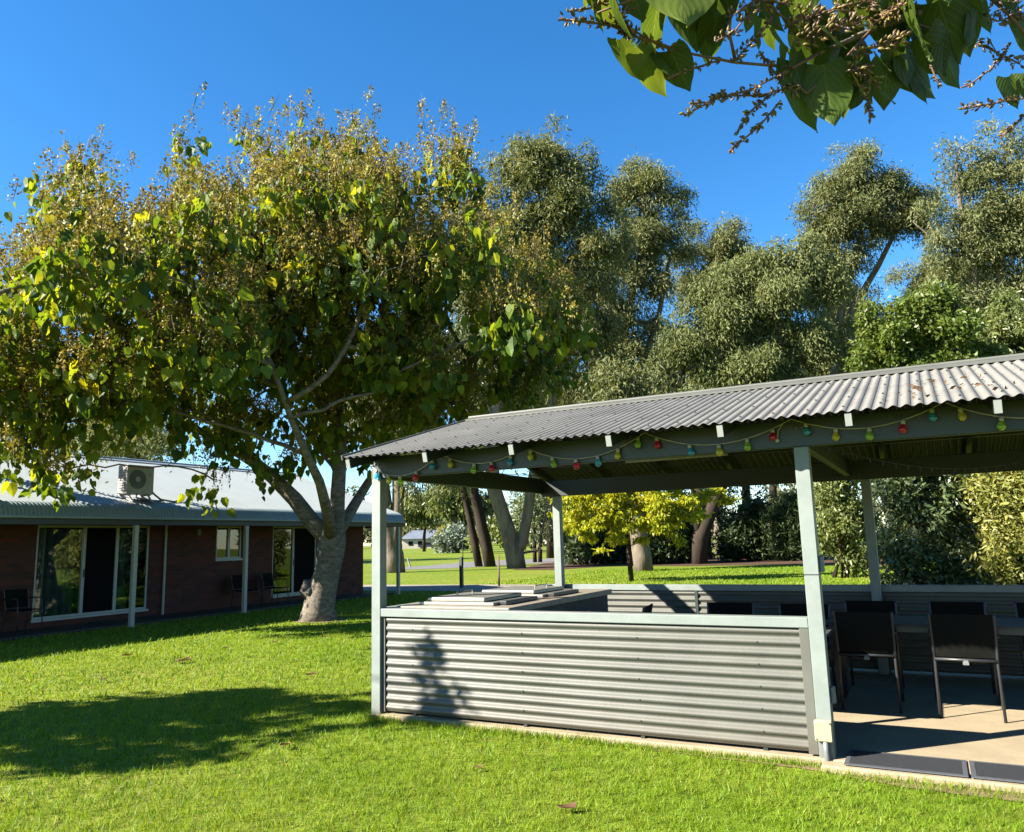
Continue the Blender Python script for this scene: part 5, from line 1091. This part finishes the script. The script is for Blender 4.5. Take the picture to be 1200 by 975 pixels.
def pod_shape(n=6):
    pr = [(.0, -1.0), (.6, -.6), (.85, -.1), (.6, .45), (.15, 1.0)]; V = []; F = []
    for r, h_ in pr:
        for j in range(n): a_ = 2 * math.pi * j / n; V.append((r * math.cos(a_), r * math.sin(a_), h_))
    for i in range(len(pr) - 1):
        for j in range(n): q = (j + 1) % n; F.append((i * n + j, i * n + q, i * n + n + q, i * n + n + j))
    return np.array(V), np.array(F)
PV, PF = pod_shape()
def pods(path, n, size, spread, lab=None, dens=1.0):
    P = [hx(*v) for v in path]; b = MB(); b.tube(P, .0032, 5); V, F, Rr = [], [], []
    seg = np.array(P); cum = np.concatenate([[0], np.cumsum(np.linalg.norm(np.diff(seg, axis=0), axis=1))])
    k_ = 0
    for i in range(n):
        s = RNG.random() * cum[-1]; j = min(len(P) - 2, int(np.searchsorted(cum, s) - 1)) if s > 0 else 0; j = max(0, j)
        f_ = (s - cum[j]) / max(1e-6, cum[j + 1] - cum[j]); c0 = seg[j] * (1 - f_) + seg[j + 1] * f_
        dr = unit(RNG.normal(size=3)[None])[0]; off = dr * spread * RNG.uniform(.4, 1.0); c = c0 + off
        z_ = unit((dr + unit((seg[j + 1] - seg[j])[None])[0] * .9)[None])[0]; x_ = unit(np.cross(z_, RNG.normal(size=3))[None])[0]; y_ = np.cross(z_, x_)
        sz = size * 1.02 * RNG.uniform(.65, 1.15); V.append(c + sz * (.55 * PV[:, :1] * x_ + .55 * PV[:, 1:2] * y_ + PV[:, 2:] * z_)); F.append(PF + k_ * len(PV)); Rr += [RNG.random()] * len(PF); k_ += 1
        b.tube([c0, c], .0014, 3)
    o = npmesh('seed_cluster', np.vstack(V), np.vstack(F), MT['nearpod'], nt_, rnd=Rr, smooth=True)
    b.build('stalk', MT['redtwig'], o, False, False)
for pth, n_, sz, spr in [([(760, 48, 2.35), (715, 30, 2.3), (690, 26, 2.28), (657, 23, 2.25)], 60, .0105, .018), ([(745, 40, 2.35), (720, 25, 2.3), (735, 8, 2.3)], 40, .0105, .03), ([(668, 13, 2.25), (690, 10, 2.28), (715, 0, 2.3)], 25, .009, .014), ([(757, 45, 2.36), (775, 55, 2.38), (790, 58, 2.4)], 14, .011, .022),
                         ([(845, 70, 2.47), (820, 78, 2.42), (800, 84, 2.4), (783, 92, 2.38)], 24, .0095, .016), ([(930, 79, 2.5), (880, 105, 2.45), (840, 115, 2.4), (802, 135, 2.36)], 70, .0105, .018), ([(850, 105, 2.45), (830, 120, 2.4), (808, 121, 2.37)], 22, .009, .014), ([(935, 100, 2.5), (890, 112, 2.47), (850, 112, 2.45)], 40, .0095, .016),
                         ([(905, 110, 2.5), (880, 130, 2.47), (865, 152, 2.45)], 40, .0105, .018), ([(915, 118, 2.5), (890, 148, 2.47), (854, 178, 2.42)], 44, .0105, .016), ([(862, 70, 2.46), (880, 50, 2.47), (895, 35, 2.48), (905, 20, 2.5)], 40, .011, .02), ([(840, 48, 2.4), (860, 38, 2.42), (872, 22, 2.45), (890, 8, 2.46)], 40, .010, .022),
                         ([(855, 20, 2.44), (885, 0, 2.46), (930, 5, 2.5)], 50, .011, .03), ([(920, 30, 2.5), (960, 15, 2.5), (1000, 5, 2.52), (1040, -5, 2.5)], 110, .0115, .045), ([(930, 50, 2.48), (975, 35, 2.48), (1010, 25, 2.5)], 90, .0115, .04), ([(1000, 60, 2.5), (1030, 55, 2.5), (1060, 40, 2.5)], 60, .011, .03), ([(990, 85, 2.5), (1010, 80, 2.5), (1030, 100, 2.52)], 50, .0105, .028), ([(1000, 95, 2.52), (1015, 108, 2.54), (1020, 140, 2.55)], 40, .010, .014),
                         ([(890, 60, 2.5), (915, 95, 2.5), (935, 110, 2.5)], 45, .010, .02), ([(1090, 75, 2.62), (1098, 95, 2.62), (1104, 102, 2.62)], 14, .009, .012), ([(1185, 50, 2.82), (1160, 82, 2.8), (1135, 100, 2.78), (1126, 103, 2.78)], 34, .0095, .013), ([(1215, 112, 2.85), (1180, 118, 2.83), (1128, 128, 2.8)], 60, .0105, .02), ([(1205, 130, 2.85), (1185, 150, 2.85), (1172, 162, 2.85)], 30, .010, .018), ([(1140, 15, 2.78), (1170, 25, 2.8), (1200, 15, 2.82)], 60, .0105, .035), ([(1140, 48, 2.8), (1165, 60, 2.8), (1195, 75, 2.82)], 45, .0105, .03), ([(1140, -5, 2.78), (1180, 0, 2.8), (1210, 35, 2.84)], 60, .0105, .035), ([(1075, -5, 2.6), (1050, 10, 2.58), (1020, 30, 2.55)], 50, .011, .035)]:
    pods(pth, n_, sz, spr)
# upper crown of the near tree, outside the picture
up_b = [((3.2, 1.0, 4.6), .8), ((3.9, .3, 4.4), .9), ((2.7, .4, 5.0), .7), ((3.6, 1.5, 5.2), .7)]
ca = blob_points(up_b, 120); n = len(ca) * 5; c = np.repeat(ca, 5, 0) + RNG.normal(size=(n, 3)) * .14; d = RNG.normal(size=(n, 3)) * .4; d[:, 2] -= 1; V, F = heart_batch(c, unit(d), RNG.uniform(.14, .26, n)); npmesh('crown', V, F, MT['near_leaf'], nt_, rnd=np.repeat(RNG.random(n), 4))
nn, pp_ = grow([([np.array(NB + Vector((-.3, .4, 3.6))), np.array(NB + Vector((-.5, .5, 4.6)))], None)], ca, .2, .3); skeleton_mesh(nn, pp_, .005, .05, 'branches', MT['bark_grey'], nt_)

# ------------------------------------------------------------------ fallen leaves
LEAFG = 'fallen leaves on the lawn'
def fallen(px, py, s, lb, rz):
    p = gnd(px, py); V = []; s *= .8
    for q in np.linspace(0, 1, 13):
        wdt = .42 * s * (math.sin(math.pi * min(1, (q * .92 + .08)) ** .62) ** .8) * (1 if q < .75 else 1 - (q - .75) * 3.2)
        for c in np.linspace(-1, 1, 9): V.append((c * wdt * (1 - .25 * abs(c)), (q - .5) * s - .12 * s * max(0, abs(c) - .3) * max(0, 1 - 3.5 * q), .034 + .28 * wdt * c * c + .18 * s * (q - .5) ** 2 * 4 * (.5 + .5 * c)))
    o = npmesh('fallen_leaf', V, grid_faces(13, 9), MT['deadleaf'], None, rnd=[RNG.random()] * 96, smooth=True); o.location = p; o.rotation_euler = (0, 0, rz); tag(o, lb, 'leaf', LEAFG)
fallen(664, 954, .13, 'curled brown leaf nearest the camera on the sunlit grass', 1.9)
fallen(335, 878, .14, 'curled brown leaf lying in the tree shadow on the lawn', .4)
fallen(364, 794, .16, 'curled dark leaf on the sunlit lawn between the shadow and the shelter', 2.6)
fallen(208, 778, .22, 'brown leaf on the sunlit lawn in front of the brick house, left of its neighbour', 1.2)
fallen(216, 777, .2, 'brown leaf on the sunlit lawn in front of the brick house, right of its neighbour', 2.9)
fallen(150, 771, .22, 'pale brown leaf at the edge of the house shadow', .2)
fallen(120, 800, .12, 'small tan leaf on the sunlit grass above the left end of the tree shadow', 1.1)
fallen(265, 762, .13, 'small tan leaf on the lawn between the house shadow and the tree', 2.2)
fallen(420, 770, .13, 'small brown leaf on the lawn beside the corner post of the shelter', .7)
fallen(560, 905, .08, 'tiny brown leaf on the grass below the middle of the corrugated wall', 1.7)
fallen(322, 755, .2, 'small brown leaf on the lawn near the foot of the big tree', .9)
# rusty litter caught in the roof corrugations
n = 38; lx = RNG.normal(.2, .3, n); ly = RNG.uniform(5.75, 6.9, n); k2 = np.round(lx / .0762) * .0762 + .0762 * .55
c = np.stack([k2, ly, [roofz(q) + .012 for q in ly]], 1); d = RNG.normal(size=(n, 3)); d[:, 2] *= .25; V, F = leaf_quads(c, unit(d), RNG.uniform(.03, .07, n), RNG.uniform(.02, .04, n))
o = npmesh('leaf_litter', V, F, MT['deadleaf'], None, rnd=RNG.random(n)); tag(o, 'rusty brown leaf litter caught on the shelter roof', 'litter', None, 'stuff')

# ------------------------------------------------------------------ grass
def grass():
    tot = []
    for (d0, d1, dens, hgt, wd) in ((1.6, 3.4, 2600, .040, .0062), (3.4, 6.0, 5200, .040, .0058), (6.0, 9.5, 2400, .042, .008), (9.5, 15, 900, .046, .013), (15, 24, 330, .05, .022), (24, 40, 110, .06, .04)):
        area = .5 * (d1 * d1 - d0 * d0) * R_(100); n = int(area * dens)
        r = np.sqrt(RNG.uniform(d0 * d0, d1 * d1, n)); a = RNG.uniform(R_(-20), R_(80), n)
        x, y = -np.sin(a) * r, np.cos(a) * r
        keep = ~((x > -4.64) & (y > 5.832) & (y < 9.76)) & ~((x > -.80) & (y > 5.69) & (y < 9.76)) & ~(x < -15.04) & ~((y > 21.6) & (y < 25) & (x < -11.2))
        dirt = (x > -1.1) & (y > 5.56) & (y < 5.84) & (RNG.random(n) < .6); keep &= ~dirt
        dd = np.hypot(x - TB.x, y - TB.y); keep &= ~((dd < .6) & (RNG.random(n) < .8))
        x, y, r = x[keep], y[keep], r[keep]; n = len(x)
        patch = .5 + .5 * np.sin(x * 1.7 + np.sin(y * 1.3) * 2) * np.sin(y * 2.1 + x * .6); tuft = np.sin(x * 23 + np.sin(y * 17)) * np.sin(y * 21 + np.sin(x * 13))
        h_ = hgt * RNG.uniform(.4, 1.35, n) * (.85 + .4 * tuft); w_ = wd * RNG.uniform(.7, 1.3, n)
        th = RNG.uniform(0, 2 * math.pi, n); ln = RNG.normal(size=(n, 2)) * .55 * h_[:, None]
        bx, by = np.cos(th) * w_ * .5, np.sin(th) * w_ * .5
        V = np.stack([np.stack([x - bx, y - by, np.full(n, -.004)], 1), np.stack([x + bx, y + by, np.full(n, -.004)], 1), np.stack([x + ln[:, 0], y + ln[:, 1], h_], 1)], 1)
        big = .5 + .5 * np.sin(x * .55 + 1.3 * np.sin(y * .41)) * np.sin(y * .63 + 1.1 * np.sin(x * .37)); rn = np.clip(.02 + .2 * patch + .16 * big + RNG.random(n) * .55 + .10 * tuft, 0, .999); rn[RNG.random(n) < .025 + .05 * (big > .8)] = .99
        tot.append((V.reshape(-1, 3), rn))
    n = 2600; x = np.concatenate([RNG.uniform(-4.75, -.8, n), np.full(500, -4.66) + RNG.normal(size=500) * .03]); y = np.concatenate([5.834 - np.abs(RNG.normal(size=n)) * .04, RNG.uniform(5.75, 9.7, 500)]); n += 500
    h_ = RNG.uniform(.04, .085, n) * np.where(x > -2.3, .75, 1); th = RNG.uniform(0, 6.28, n); bx, by = np.cos(th) * .003, np.sin(th) * .003; ln = RNG.normal(size=(n, 2)) * .4 * h_[:, None]
    tot.append((np.stack([np.stack([x - bx, y - by, np.full(n, -.004)], 1), np.stack([x + bx, y + by, np.full(n, -.004)], 1), np.stack([x + ln[:, 0], y + ln[:, 1], h_], 1)], 1).reshape(-1, 3), np.clip(.2 + RNG.random(n) * .7, 0, .999)))
    n = 900; x = RNG.uniform(-.82, 1.2, n); y = 5.695 - np.abs(RNG.normal(size=n)) * .07; h_ = RNG.uniform(.03, .07, n); th = RNG.uniform(0, 6.28, n); bx, by = np.cos(th) * .003, np.sin(th) * .003; ln = RNG.normal(size=(n, 2)) * .5 * h_[:, None]
    tot.append((np.stack([np.stack([x - bx, y - by, np.full(n, -.004)], 1), np.stack([x + bx, y + by, np.full(n, -.004)], 1), np.stack([x + ln[:, 0], y + ln[:, 1], h_], 1)], 1).reshape(-1, 3), np.clip(.3 + RNG.random(n) * .69, 0, .999)))
    V = np.vstack([q[0] for q in tot]); rn = np.concatenate([q[1] for q in tot])
    o = npmesh('lawn_grass', V, np.arange(len(V)).reshape(-1, 3), MT['grass'], None, rnd=rn); o['kind'] = 'stuff'; o['label'] = 'short bright green lawn grass around the shelter'; o['category'] = 'grass'
grass()
